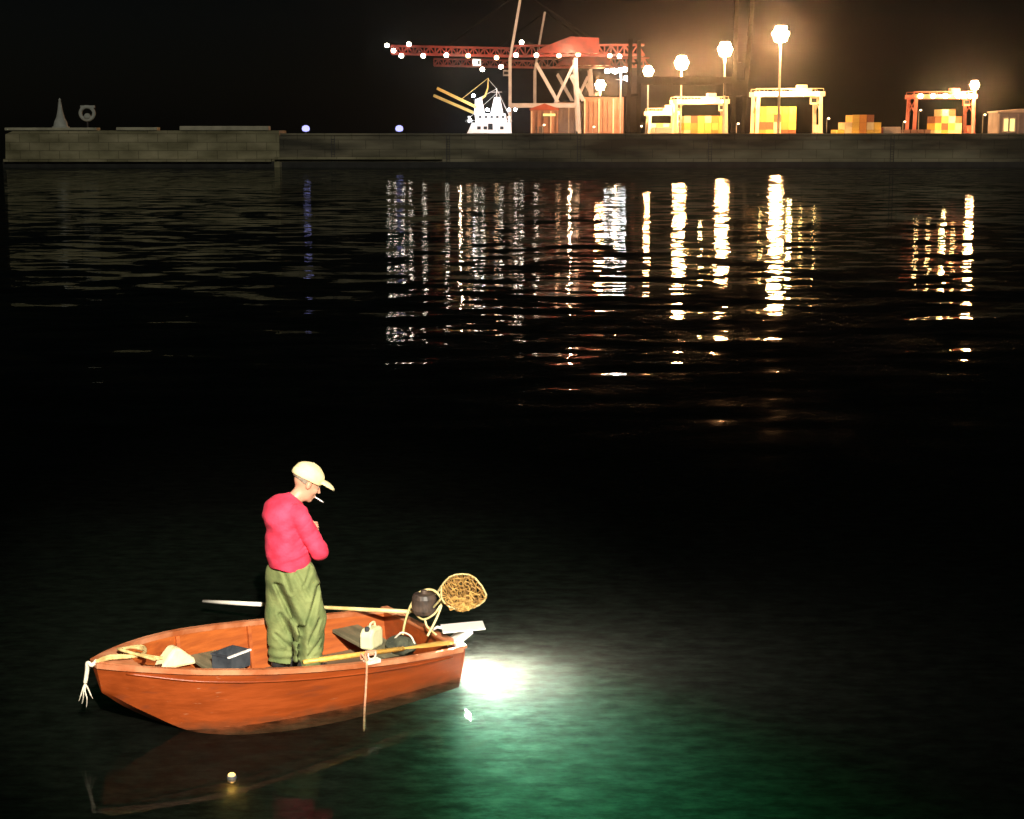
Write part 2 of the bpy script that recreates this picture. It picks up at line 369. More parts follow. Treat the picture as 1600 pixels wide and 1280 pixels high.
# ------------------------------------------------------------------ the setting: water, seabed, terminal ground
POOL_LAYER = 0.0034
def make_water():
    m = bpy.data.materials.new('harbour_water'); m.use_nodes = True
    n = m.node_tree.nodes; l = m.node_tree.links; n.remove(n['Principled BSDF'])
    out = n['Material Output']
    geo = n.new('ShaderNodeNewGeometry')
    def noise(sc, detail, rough, stretch):
        mp = n.new('ShaderNodeMapping'); mp.inputs['Scale'].default_value = stretch
        l.new(geo.outputs['Position'], mp.inputs[0])
        t = n.new('ShaderNodeTexNoise'); t.inputs['Scale'].default_value = sc; t.inputs['Detail'].default_value = detail
        t.inputs['Roughness'].default_value = rough
        l.new(mp.outputs[0], t.inputs['Vector']); return t
    def vmath(op, a, b=None, c=None):
        q = n.new('ShaderNodeVectorMath'); q.operation = op
        for i, x in enumerate((a, b)):
            if x is None: continue
            if isinstance(x, tuple): q.inputs[i].default_value = x
            else: l.new(x, q.inputs[i])
        if c is not None:
            if isinstance(c, float): q.inputs['Scale'].default_value = c
            else: l.new(c, q.inputs['Scale'])
        return q.outputs[0]
    ripple = vmath('SUBTRACT', noise(0.85, 2.5, 0.5, (0.62, 1.15, 1)).outputs['Color'], (0.5, 0.5, 0.5))
    swell = vmath('SUBTRACT', noise(0.16, 1.0, 0.5, (0.5, 1.2, 1)).outputs['Color'], (0.5, 0.5, 0.5))
    fine = vmath('SUBTRACT', noise(6.0, 2.0, 0.5, (0.8, 1.2, 1)).outputs['Color'], (0.5, 0.5, 0.5))
    # open water is ruffled, the water in the lee of the near quay lies almost still
    sep = n.new('ShaderNodeSeparateXYZ'); l.new(geo.outputs['Position'], sep.inputs[0])
    gust = noise(0.045, 2.0, 0.5, (0.35, 1.6, 1))
    mr = n.new('ShaderNodeMapRange'); mr.inputs['From Min'].default_value = 13; mr.inputs['From Max'].default_value = 33
    mr.inputs['To Min'].default_value = 0.10; mr.inputs['To Max'].default_value = 1.0
    mr.interpolation_type = 'SMOOTHSTEP'
    l.new(sep.outputs['Y'], mr.inputs['Value'])
    gm = n.new('ShaderNodeMapRange'); gm.inputs['From Min'].default_value = 0.3; gm.inputs['From Max'].default_value = 0.7
    gm.inputs['To Min'].default_value = 0.6; gm.inputs['To Max'].default_value = 1.25
    l.new(gust.outputs['Fac'], gm.inputs['Value'])
    mul = n.new('ShaderNodeMath'); mul.operation = 'MULTIPLY'; l.new(mr.outputs[0], mul.inputs[0]); l.new(gm.outputs[0], mul.inputs[1])
    s = vmath('ADD', vmath('SCALE', ripple, None, 0.28), vmath('SCALE', swell, None, 0.07))
    s = vmath('ADD', s, vmath('SCALE', fine, None, 0.045))
    s = vmath('SCALE', s, None, mul.outputs[0])
    s = vmath('MULTIPLY', s, (0.22, 1.0, 0.0))
    nrm = vmath('NORMALIZE', vmath('ADD', s, (0, 0, 1)))
    gl = n.new('ShaderNodeBsdfGlossy'); gl.inputs['Roughness'].default_value = 0.03
    gl.inputs['Color'].default_value = (0.7, 0.72, 0.70, 1)
    l.new(nrm, gl.inputs['Normal'])
    tr = n.new('ShaderNodeBsdfTransparent')
    mottle = noise(7.0, 6.0, 0.7, (0.5, 1.0, 1)); fcr = n.new('ShaderNodeValToRGB')  # noise tint stands in for ripple light and dark in the glow
    fcr.color_ramp.elements[0].position = 0.34; fcr.color_ramp.elements[0].color = (0.36, 0.38, 0.37, 1)
    fcr.color_ramp.elements[1].position = 0.64; fcr.color_ramp.elements[1].color = (1, 1, 1, 1)
    l.new(mottle.outputs['Fac'], fcr.inputs[0]); l.new(fcr.outputs[0], tr.inputs['Color'])
    fr = n.new('ShaderNodeFresnel'); fr.inputs['IOR'].default_value = 1.072; l.new(nrm, fr.inputs['Normal'])
    # added diffuse layer brings the lamp's pale pool up to the surface
    dif = n.new('ShaderNodeBsdfDiffuse'); dif.inputs['Color'].default_value = (0.88, 0.90, 0.72, 1)
    fw = n.new('ShaderNodeMapRange'); fw.inputs['From Min'].default_value = 0.3; fw.inputs['From Max'].default_value = 0.7
    fw.inputs['To Min'].default_value = POOL_LAYER * 0.5; fw.inputs['To Max'].default_value = POOL_LAYER * 1.5; l.new(mottle.outputs['Fac'], fw.inputs['Value'])
    mf = n.new('ShaderNodeMixShader'); l.new(fw.outputs[0], mf.inputs[0]); l.new(tr.outputs[0], mf.inputs[1]); l.new(dif.outputs[0], mf.inputs[2])
    mx = n.new('ShaderNodeMixShader')
    l.new(fr.outputs[0], mx.inputs[0]); l.new(mf.outputs[0], mx.inputs[1]); l.new(gl.outputs[0], mx.inputs[2])
    l.new(mx.outputs[0], out.inputs['Surface'])
    sc = n.new('ShaderNodeVolumeScatter'); sc.inputs['Color'].default_value = (0.92, 1.0, 0.90, 1); sc.inputs['Density'].default_value = 0.13; sc.inputs['Anisotropy'].default_value = 0.80
    ab = n.new('ShaderNodeVolumeAbsorption'); ab.inputs['Color'].default_value = (0.58, 0.84, 0.74, 1); ab.inputs['Density'].default_value = 1.9
    ad = n.new('ShaderNodeAddShader'); l.new(sc.outputs[0], ad.inputs[0]); l.new(ab.outputs[0], ad.inputs[1])
    l.new(ad.outputs[0], out.inputs['Volume'])
    return m
water = MB().box((0, 560, -2.6), (1600, 1240, 5.2)).build('water', make_water()); tag(water, kind='structure')
seabed = MB().add([(-820, -80, -5), (820, -80, -5), (820, 1200, -5), (-820, 1200, -5)], [(0, 1, 2, 3)]).build('seabed', M['seabed'])
tag(seabed, kind='structure')
yard = MB().prism([(-115, -5.3), (810, -5.3), (810, 3.0), (-115, 3.0)], 480, 1170).build('terminal_ground', M['ground'])
tag(yard, kind='structure')

# ------------------------------------------------------------------ the breakwater and the lower quay behind it
YP = 222.0
def zs(py, Y=YP): return at(800, py, Y=Y).z
def xs(px, Y=YP): return at(px, 205, Y=Y).x
bw = thing('breakwater', 'pale stone breakwater wall with a stepped top at far left', 'breakwater', (xs(215), YP + 3, 0))
ox = xs(215)
zt = zs(204)
w = MB().prism([(xs(4) - ox, -5.3), (xs(436) - ox, -5.3), (xs(436) - ox, zt), (xs(22) - ox, zt), (xs(8) - ox, zt - 0.5)], -3, 4)
w.build('wall', M['stone'], bw)
def block(a, b, t0, t1, parent, m, y0=-3.25, y1=-1.2, name='parapet'):
    x0, x1 = xs(a) - ox, xs(b) - ox
    return MB().box(((x0 + x1) / 2, (y0 + y1) / 2, (t0 + t1) / 2), (x1 - x0, y1 - y0, t1 - t0)).build(name, m, parent, bevel=0.08)
block(8, 152, zt + 0.003, zs(199.5), bw, M['coping'])
block(182, 246, zt + 0.003, zs(199), bw, M['coping'])
block(281, 420, zt + 0.003, zs(197), bw, M['coping'])
MB().box((0, -3.12, 0.30), (xs(436) - xs(4) - 0.6, 0.24, 1.0)).build('tide_band', M['tidal'], bw)
lg = MB()
lg.box((0, -3.45, 0.95), (xs(434) - xs(16), 0.9, 0.35)); lg.build('ledge', M['stone'], bw)

q = thing('harbour_quay', 'long low dark quay wall below the lit terminal', 'quay', (xs(1020), YP + 3, 0)); ox = xs(1020)
qz = zs(212)
MB().prism([(xs(436.5) - ox, -5.3), (xs(1680) - ox, -5.3), (xs(1680) - ox, qz), (xs(436.5) - ox, qz)], -3, 5).build('wall', M['darkstone'], q)
MB().box((xs(1058) - ox, -3.12, 0.30), (xs(1680) - xs(437) - 0.5, 0.24, 0.9)).build('tide_band', M['tidal'], q)
MB().box((xs(560) - ox, -3.3, 1.2), (xs(700) - xs(438), 0.6, 0.3)).build('ledge', M['stone'], q)
MB().box((xs(1058) - ox, -2.6, qz + 0.15), (xs(1680) - xs(440), 1.2, 0.295)).build('coping', M['darkstone'], q, bevel=0.05)
for a in (520, 700, 905, 1110, 1395):
    ld_ = MB()
    for sx in (-0.22, 0.22): ld_.bar((xs(a) - ox + sx, -3.08, 0.2), (xs(a) - ox + sx, -3.08, qz), 0.07)
    for k in range(11): ld_.bar((xs(a) - ox - 0.22, -3.08, 0.4 + 0.33 * k), (xs(a) - ox + 0.22, -3.08, 0.4 + 0.33 * k), 0.05)
    ld_.build('ladder', M['pedestal'], q)

# beacon and round mark on the breakwater
p = at(95, 198, Y=YP + 2); s = 1 / (F_PX / (YP + 2))
t = thing('beacon_tower', 'small pale tapering beacon tower standing on the breakwater', 'beacon', (p.x, p.y, zt))
MB().lathe([(1.15, 0), (1.15, 0.5), (0.95, 0.55), (0.85, 1.1), (0.55, 1.7), (0.34, 2.6), (0.22, 3.5), (0.16, 3.55)], n=16).build('tower', M['beacon'], t, smooth=False)
MB().lathe([(0.26, 3.56), (0.26, 3.62), (0.16, 3.64), (0.14, 3.95), (0.2, 4.0), (0.02, 4.25)], n=12).build('lantern', M['beacon'], t)
p = at(137, 198, Y=YP + 2)
t = thing('round_mark', 'round pale mark with a dark middle on a short post', 'mark', (p.x, p.y, zt))
MB().tube([(0, 0, 0), (0, 0, 1.5)], 0.11).build('post', M['pedestal'], t)
ring = MB(); ring.tube([(0.9 * math.cos(a), 0, 2.25 + 0.85 * math.sin(a)) for a in np.linspace(0, 2 * math.pi, 29)[:-1]], 0.24, 8, True)
ring.build('ring', M['beacon'], t, smooth=True)
MB().box((0.1, 0, 3.1), (1.9, 0.3, 0.35)).build('top_board', M['beacon'], t, bevel=0.03)
MB().lathe([(0.05, 0), (0.42, 0.1), (0.48, 0.4), (0.3, 0.75), (0.05, 0.8)], (0, 0, 1.45), 12).build('lantern', M['beacon'], t, smooth=True)

def quay_light(px, label):
    p = at(px, 210, Y=YP + 1.2)
    t = thing('quay_light', label, 'lamp', (p.x, p.y, qz - 0.02), 0, 'blue white lamps on the quay')
    MB().tube([(0, 0, 0), (0, 0, 0.55)], 0.12).build('post', M['pedestal'], t)
    MB().lathe([(0.12, 0.55), (0.42, 0.62), (0.52, 0.9), (0.44, 1.2), (0.15, 1.36)], n=14).build('globe', M['g_blue'], t, smooth=True)
quay_light(478, 'blue white lamp on the quay beside the breakwater end')
quay_light(624, 'blue white lamp on the quay left of the white ship')

# ------------------------------------------------------------------ high mast lamps
def high_mast(px, py, Y, label, gname, power, crown_r=2.2, foot=3.0, bend=0.0):
    p = at(px, py, Y=Y); H = p.z - foot
    t = thing('high_mast_lamp', label, 'lamp', (p.x, p.y, foot), 0, 'tall lamp masts of the terminal')
    pole = MB(); pole.lathe([(0.55, 0), (0.5, 1.0), (0.42, 1.02), (0.26, H - 0.6)], n=10); pole.build('pole', M['mast'], t)
    fr = MB(); fr.tube([(crown_r * 0.75 * math.cos(a), crown_r * 0.75 * math.sin(a), H + crown_r * 0.35) for a in np.linspace(0, 2 * math.pi, 17)[:-1]], 0.12, 6, True)
    for k in range(4):
        a = k * math.pi / 2; fr.bar((0, 0, H - 0.6), (crown_r * 0.75 * math.cos(a), crown_r * 0.75 * math.sin(a), H + crown_r * 0.35), 0.12)
    fr.build('crown', M['mast'], t)
    for zz, rr, nn in ((-0.62, 0.45, 4), (0.0, 0.72, 6), (0.62, 0.45, 4)):
        for k in range(nn):
            a = k * 2 * math.pi / nn + 0.2 + zz
            f = MB(); f.lathe([(crown_r * 0.37 * math.sin(q_) + 0.01, crown_r * 0.37 * math.cos(q_)) for q_ in np.linspace(0, math.pi, 9)],
                              (crown_r * rr * math.cos(a), crown_r * rr * math.sin(a), H + zz * crown_r), 12)
            f.build('floodlight', M[gname], t, smooth=True)
    ld = bpy.data.lights.new('mast_light', 'POINT'); ld.energy = power; ld.color = (1.0, 0.44, 0.16); ld.shadow_soft_size = 1.0
    lo = bpy.data.objects.new('mast_light', ld); col.objects.link(lo); lo.parent = t; lo.location = (0, 0, H - crown_r * 1.3)
    return t
PW = 260000
high_mast(1220, 53, 490, 'tallest lamp mast, right of the dark crane', 'g_sodium', PW * 1.5, 2.3)
high_mast(1133, 77, 560, 'second tallest lamp mast, beside the dark crane leg', 'g_sodium', PW * 1.2, 2.3)
high_mast(1065, 98, 640, 'lamp mast rising above the twin cream gantries', 'g_sodium', PW * 1.2, 2.5)
high_mast(1013, 111, 735, 'lamp mast just right of the paired dark legs', 'g_sodium', PW * 0.7, 2.1)
high_mast(938, 133, 900, 'lowest pinkish lamp mast above the warehouse', 'g_sodium', PW, 2.6)
high_mast(1523, 133, 640, 'lone lamp mast near the right edge beside the cream gantry', 'g_sodium', PW * 0.5, 1.6)

# ------------------------------------------------------------------ shipping containers
def container_mesh(L=12.2, W=2.44, H=2.6):
    b = MB(); b.box((0, 0, H / 2), (L - 0.2, W - 0.12, H - 0.16))
    n = 22
    for k in range(n):
        x = -L / 2 + 0.5 + k * (L - 1.0) / (n - 1)
        for sy in (-1, 1): b.box((x, sy * (W / 2 - 0.04), H / 2), (0.24, 0.05, H - 0.3))
    for sx in (-1, 1):
        for sy in (-1, 1): b.box((sx * (L / 2 - 0.09), sy * (W / 2 - 0.09), H / 2), (0.18, 0.18, H))
        for z in (0.09, H - 0.09): b.box((sx * (L / 2 - 0.085), 0, z), (0.17, W - 0.37, 0.17))
        for yy in (-0.75, -0.25, 0.25, 0.75): b.tube([(sx * (L / 2 - 0.07), yy, 0.2), (sx * (L / 2 - 0.07), yy, H - 0.2)], 0.05, 5)
    return b
protos = []
def containers(px0, px1, py_base, Y, rows, tiers, label, end_on=True, skip=(), mats=('boxYellow', 'boxCream', 'boxOrange'), z0=3.0):
    global protos
    x0, x1 = at(px0, 205, Y=Y).x, at(px1, 205, Y=Y).x
    pitch = 2.58 if end_on else 12.4
    n = max(1, int((x1 - x0) / pitch))
    for i in range(n):
        for k in range(tiers):
            if (i, k) in skip: continue
            mname = mats[(i * 7 + k * 3 + int(px0)) % len(mats)] if random.random() < 0.75 else mats[0]
            if random.random() < 0.14: mname = 'boxBrown'
            key_ = mname
            if key_ not in CM:
                o = container_mesh().build('shipping_container', M[mname]); CM[key_] = o.data
                o2 = o
            else:
                o2 = bpy.data.objects.new('shipping_container', CM[key_]); col.objects.link(o2)
            o2.location = (x0 + pitch * (i + 0.5), Y, z0 + 2.62 * k)
            o2.rotation_euler = (0, 0, math.pi / 2 if end_on else 0)
            colour = {'boxYellow': 'yellow', 'boxCream': 'cream', 'boxOrange': 'orange', 'boxBrown': 'brown'}[mname]
            tag(o2, colour + ' ' + label, 'container', 'stacked shipping containers ' + label.split('under ')[-1].split('beside ')[-1])
CM = {}
containers(1181, 1250, 208, 585, 1, 4, 'shipping container in the tall block under the largest cream gantry')
containers(1066, 1136, 208, 640, 1, 3, 'shipping container in the low block under the middle cream gantry')
containers(1013, 1062, 208, 660, 1, 2, 'shipping container in the short row under the smallest cream gantry', mats=('boxCream', 'boxYellow'))
containers(1303, 1372, 200, 600, 1, 3, 'shipping container in the stepped heap beside the open yard', end_on=True,
           skip=[(0, 1), (0, 2), (1, 2), (5, 2), (6, 1), (6, 2)] , mats=('boxYellow', 'boxOrange', 'boxCream'))
containers(1454, 1500, 205, 650, 1, 4, 'shipping container in the block under the reddish gantry', skip=[(0, 3), (3, 3)], mats=('boxCream', 'boxYellow'))

# ------------------------------------------------------------------ yard gantry cranes on tyres
def gantry(px0, px1, py_top, Y, label, m, depth=12.0, lamp='g_yellow', power=42000, thick=1.0, bulb=1.0):
    x0, x1 = at(px0, 205, Y=Y).x, at(px1, 205, Y=Y).x; zt_ = at(800, py_top, Y=Y).z - 3.0
    cx = (x0 + x1) / 2; hw = (x1 - x0) / 2
    t = thing('yard_gantry_crane', label, 'gantry crane', (cx, Y, 3.0), 0, 'gantry cranes of the container yard')
    for sx in (-1, 1):
        for sy in (-1, 1):
            MB().bar((sx * (hw - 0.6), sy * depth / 2, 1.4), (sx * (hw - 0.9), sy * depth / 2, zt_ - 1.0), thick * 1.1, thick * 1.3).build('leg', m, t)
        MB().box((sx * (hw - 0.6), 0, 1.1), (thick * 1.3, depth + 3, 0.9)).build('sill_beam', m, t)
        for yy in (-depth / 2 - 0.8, -depth / 2 + 0.8, depth / 2 - 0.8, depth / 2 + 0.8):
            MB().lathe([(0.2, -0.3), (0.72, -0.28), (0.75, 0), (0.72, 0.28), (0.2, 0.3)], (sx * (hw - 0.6), yy, 0.75), 12, 'X').build('wheel', M['rubber'], t)
        br = MB(); br.bar((sx * (hw - 0.75), -depth / 2, zt_ * 0.55), (sx * (hw - 0.85), depth / 2, zt_ - 1.2), 0.35)
        br.bar((sx * (hw - 0.75), depth / 2, zt_ * 0.55), (sx * (hw - 0.85), -depth / 2, zt_ - 1.2), 0.35); br.build('brace', m, t)
    for sy in (-1, 1):
        MB().box((0, sy * depth / 2, zt_ - 0.3), (2 * hw + 1.0, 1.0, 1.6)).build('girder', m, t)
        rl = MB()
        for k in range(9): rl.bar((-hw + k * hw / 4, sy * depth / 2, zt_ + 0.5), (-hw + k * hw / 4, sy * depth / 2, zt_ + 1.5), 0.1)
        rl.bar((-hw, sy * depth / 2, zt_ + 1.5), (hw, sy * depth / 2, zt_ + 1.5), 0.12); rl.build('handrail', m, t)
    tr = MB(); tr.box((hw * 0.45, 0, zt_ + 1.0), (5, depth - 1.2, 1.0)); tr.box((hw * 0.45, 1.0, zt_ + 2.2), (3.2, 4.5, 1.4)); tr.build('trolley', m, t)
    cb = MB().box((hw * 0.45 + 3.4, -depth / 2 + 2.2, zt_ - 2.6), (2.2, 2.4, 2.4)).build('operator_cab', m, t)
    MB().box((hw * 0.45 + 3.4, -depth / 2 + 0.985, zt_ - 2.5), (1.8, 0.05, 1.4)).build('window', M['glass'], cb)
    pw = MB().box((hw - 0.6, 0, 3.0), (2.2, 4.2, 2.6)).build('power_pack', m, t)
    n = max(3, int(hw / 2.0))
    for k in range(n):
        x = -hw * 0.8 + 1.6 * hw * k / (n - 1)
        MB().lathe([(0.15, 0.35 * bulb), (0.34 * bulb, 0.3 * bulb), (0.45 * bulb, 0), (0.3 * bulb, -0.3 * bulb), (0.1, -0.4 * bulb)], (x, -depth / 2 - 0.9, zt_ - 0.2), 10).build('floodlight', M[lamp], t)
    ld = bpy.data.lights.new('gantry_light', 'POINT'); ld.energy = power; ld.color = (1.0, 0.66, 0.25); ld.shadow_soft_size = 0.8
    lo = bpy.data.objects.new('gantry_light', ld); col.objects.link(lo); lo.parent = t; lo.location = (0, -depth / 2 - 5.0, zt_ + 1.0)
    return t
gantry(1176, 1280, 146, 585, 'largest cream gantry crane, right of the dark crane', M['rtg'], power=22000, bulb=1.5)
gantry(1050, 1134, 158, 640, 'middle cream gantry crane, left of the dark crane', M['rtg'], power=17000)
gantry(1010, 1058, 176, 660, 'smallest cream gantry crane, tucked beside the middle one', M['rtg'], power=9000)
gantry(1420, 1516, 150, 650, 'faded red gantry crane with a string of lamps', M['rtgRed'], lamp='g_yellow', power=20000, bulb=2.2)

# ------------------------------------------------------------------ ship to shore crane with red boom
YC = 720.0
def X(px): return at(px, 100, Y=YC).x
def Z(py): return at(800, py, Y=YC).z
c = thing('quay_crane', 'tall container crane with lamp lined red boom', 'crane', (X(800), YC, 3.0)); ox = X(800)
def L(px, py, dy=0.0): return Vector((X(px) - ox, dy, Z(py) - 3.0))
for dy in (-9, 9):
    MB().bar(L(797, 213, dy), L(797, 92, dy), 1.3, 1.6).build('leg', M['craneGrey'], c)
    MB().bar(L(905, 213, dy), L(898, 92, dy), 1.5, 1.8).build('leg', M['craneGrey'], c)
    MB().box((L(850, 165).x, dy, L(850, 165).z), (L(905, 0).x - L(797, 0).x - 1.6, 1.3, 1.6)).build('portal_beam', M['craneGrey'], c)
    br = MB(); br.bar(L(838, 100, dy), L(872, 160, dy), 0.9); br.bar(L(895, 103, dy), L(868, 160, dy), 0.9)
    br.bar(L(892, 118, dy), L(912, 158, dy), 0.8)
    br.build('brace', M['craneGrey'], c)
    MB().bar(L(797, 92, dy * 0.5), L(815, -14, dy * 0.25), 1.0).build('apex_leg', M['craneGrey'], c)
    st = MB(); st.bar(L(815, -14, dy * 0.25), L(940, 72, dy * 0.3), 0.3); st.bar(L(815, -14, dy * 0.25), L(700, 72, dy * 0.3), 0.22)
    st.build('stay', M['craneDark'], c)
for z in (150, 208):
    for px in (797, 904): MB().box((L(px, z).x, 0, L(px, z).z), (1.2, 16.3, 1.3)).build('cross_beam', M['craneGrey'], c)
def lattice(a, b, h, wdt, n, m, name, parent):
    g = MB(); a = Vector(a); b = Vector(b)
    for sy in (-1, 1):
        o = Vector((0, sy * wdt / 2, 0)); u = Vector((0, 0, h))
        g.bar(a + o, b + o, 0.9, 0.9); g.bar(a + o + u, b + o + u, 0.7, 0.7)
        for k in range(n):
            p0 = a.lerp(b, k / n); p1 = a.lerp(b, (k + 1) / n)
            g.bar(p0 + o + (u if k % 2 else u * 0), p1 + o + (u * 0 if k % 2 else u), 0.45)
            g.bar(p0 + o, p0 + o + u, 0.35)
    for k in range(n + 1):
        p0 = a.lerp(b, k / n); g.bar(p0 + Vector((0, -wdt / 2, 0)), p0 + Vector((0, wdt / 2, 0)), 0.4)
    return g.build(name, m, parent)
lattice(L(612, 84), L(800, 88), 3.2, 5, 22, M['craneRed'], 'boom', c)
lattice(L(800, 88), L(1006, 86), 4.2, 5, 20, M['craneRed'], 'main_girder', c)
mh = MB(); mh.prism([(L(835, 0).x, L(0, 84).z), (L(935, 0).x, L(0, 84).z), (L(935, 0).x, L(0, 60).z), (L(890, 0).x, L(0, 58).z), (L(845, 0).x, L(0, 76).z)], -4.2, 4.2)
mh.build('machinery_house', M['craneRed'], c)
cab = MB().box((L(745, 98).x, 0, L(745, 98).z), (3.4, 3, 2.8)).build('operator_cab', M['craneGrey'], c)
MB().box((L(745, 98).x, -1.52, L(745, 98).z), (2.6, 0.05, 1.4)).build('window', M['glass'], cab)
lamps = [(606, 72), (616, 80), (640, 70), (628, 88), (662, 88), (698, 87), (732, 88), (743, 98), (754, 109), (776, 91), (783, 105), (806, 87),
         (838, 87), (873, 88), (903, 86), (815, 67), (952, 88), (967, 89)]
for k, (px, py) in enumerate(lamps):
    warm = 'g_boomwarm' if px in (732, 776, 873, 903, 952) else 'g_boom'
    q = L(px, py, -3.4)
    MB().lathe([(0.3, 0.9), (0.8, 0.6), (0.95, 0.0), (0.7, -0.7), (0.1, -0.8)], q, 8).build('boom_lamp', M[warm], c, smooth=True)
for px, pw, cc, dz in ((720, 8000, (1, .7, .45), -5), (890, 15000, (1, .62, .35), 0), (960, 14000, (1, .5, .22), -3)):
    ld = bpy.data.lights.new('crane_light', 'POINT'); ld.energy = pw; ld.color = cc; ld.shadow_soft_size = 0.6
    lo = bpy.data.objects.new('crane_light', ld); col.objects.link(lo); lo.parent = c; lo.location = L(px, 84, -14) + Vector((0, 0, dz))

c2 = copy_tree(c); c2.name = 'quay_crane.001'
for ch in list(c2.children):
    if ch.type == 'LIGHT' or ch.name.startswith('boom_lamp'): bpy.data.objects.remove(ch)
c2.location = (at(838, 200, Y=845).x, 845, 3.0)
tag(c2, 'unlit second container crane standing behind the lamp lined red one', 'crane')

# floodlight cluster on its own small mast between the crane and the dark crane
p = at(970, 112, Y=690)
t = thing('floodlight_mast', 'cluster of white floodlights left of the paired dark legs', 'lamp', (p.x, p.y, 3.0)); hz = p.z - 3.0
MB().tube([(0, 0, 0), (0, 0, hz)], 0.4).build('pole', M['mast'], t)
fr = MB(); fr.bar((-6, 0, hz), (4, 0, hz), 0.3); fr.bar((-2, 0, hz - 3.2), (3.8, 0, hz - 3.2), 0.3); fr.build('frame', M['mast'], t)
for dx, dz in ((-5.6, 0.2), (-3.2, 0.4), (-2.2, 0.0), (-0.4, 0.5), (1.6, 0.9), (3.0, -3.0), (2.2, -2.6)):
    MB().lathe([(0.3, 0.8), (0.85, 0.5), (1.0, 0.0), (0.7, -0.7), (0.1, -0.8)], (dx, -0.6, hz + dz), 8).build('floodlight', M['g_white'], t, smooth=True)

# ------------------------------------------------------------------ dark unlit crane in front of the yard
YD = 500.0
c = thing('unlit_crane', 'dark unlit portal crane silhouetted against the lamp glow', 'crane', (at(1072, 205, Y=YD).x, YD, 3.0)); ox = at(1072, 205, Y=YD).x
def D(px, py, dy=0): 
    q = at(px, py, Y=YD); return Vector((q.x - ox, dy, q.z - 3.0))
for px, tp, ty in ((979, 984, 62), (999, 1000, 62), (1142, 1150, -60), (1162, 1183, -60)):
    MB().bar(D(px, 213, 4 if px in (999, 1162) else -4), D(tp, ty, 4 if px in (999, 1162) else -4), 1.15, 1.5).build('leg', M['craneDark'], c)
MB().box(((D(999, 0).x + D(1142, 0).x) / 2, -4, D(0, 126).z), (D(1142, 0).x - D(979, 0).x - 3, 1.4, 1.9)).build('portal_beam', M['craneDark'], c)
MB().box(((D(999, 0).x + D(1142, 0).x) / 2, 4, D(0, 128).z), (D(1142, 0).x - D(999, 0).x - 3, 1.4, 1.6)).build('portal_beam', M['craneDark'], c)
MB().bar(D(1150, -58, -4), D(1183, -58, 4), 1.6).build('top_beam', M['craneDark'], c)
for px in (979, 1142):
    for py in (100, 150): MB().bar(D(px + 3, py, -3), D(px + 18, py - 2, 3), 0.6).build('cross_beam', M['craneDark'], c)
MB().box((D(1150, 0).x + 0.3, 0, D(0, 138).z), (6.0, 6.0, 4.2)).build('drive_house', M['craneDark'], c)

# ------------------------------------------------------------------ warehouse, red roofed shed, small lit building
def warehouse(px0, px1, py_top, Y, label, name, m, roof, cat, pil=12, rise=0.0):
    x0, x1 = at(px0, 205, Y=Y).x, at(px1, 205, Y=Y).x; h = at(800, py_top, Y=Y).z - 3.0
    t = thing(name, label, cat, ((x0 + x1) / 2, Y, 3.0)); hw = (x1 - x0) / 2
    wl_ = MB(); wl_.box((0, 6, h / 2), (2 * hw, 12, h))
    wl_.build('wall', m, t)
    rf = MB(); rf.prism([(-hw - 0.4, h + 0.01), (hw + 0.4, h + 0.01), (hw + 0.4, h + 0.5), (0, h + 0.5 + rise), (-hw - 0.4, h + 0.5)], -0.5, 12.5); rf.build('roof', roof, t)
    for k in range(pil):
        x = -hw + 0.4 + (2 * hw - 0.8) * k / (pil - 1)
        MB().box((x, -0.25, h * 0.48), (0.55, 0.5, h * 0.96)).build('pilaster', M['trim'] if k % 3 == 0 else m, t)
    return t, hw, h
t, hw, h = warehouse(912, 974, 152, 760, 'tall warehouse with orange lit upright ribs behind the floodlights', 'warehouse', M['warehouse2'], M['craneDark'], 'warehouse', 9)
t, hw, h = warehouse(866, 911, 160, 775, 'mauve grey ribbed warehouse behind the crane legs', 'warehouse', M['warehouse'], M['craneDark'], 'warehouse', 7)
t, hw, h = warehouse(829, 872, 172, 665, 'low shed with a red roof right of the white ship', 'shed', M['warehouse2'], M['roofRed'], 'shed', 5, 2.0)
MB().box((hw * 0.35, -0.62, h * 0.82), (hw * 0.9, 0.2, 0.9)).build('lit_strip', M['g_window'], t)
MB().box((-hw * 0.3, -0.3, 2.0), (3.2, 0.12, 4.0)).build('door', M['pedestal'], t)
t, hw, h = warehouse(1558, 1640, 176, 610, 'low grey building with a lit yellow window at the right edge', 'harbour_office', M['warehouse'], M['trim'], 'building', 6, 0.8)
wx = at(1586, 0, Y=610).x - t.location.x
fr = MB().box((wx, -0.14, 4.4), (4.6, 0.26, 5.2)).build('window', M['trim'], t)
for k in (-1, 1):
    MB().box((wx + k * 1.05, -0.31, 4.4), (1.7, 0.06, 4.4)).build('pane', M['g_window'], fr)
# low conveyor wall running between yard heaps
p0 = at(1385, 200, Y=640)
t = thing('yard_barrier', 'low brownish barrier in front of the reddish gantry', 'barrier', (p0.x, 640, 3.0))
b = MB()
for k in range(7): b.box((k * 2.6, 0, 1.0 + (0.8 if k > 2 else 0.3 * k) / 2), (2.2, 1.2, 2.0 + (0.8 if k > 2 else 0.3 * k)))
b.build('blocks', M['warehouse2'], t)

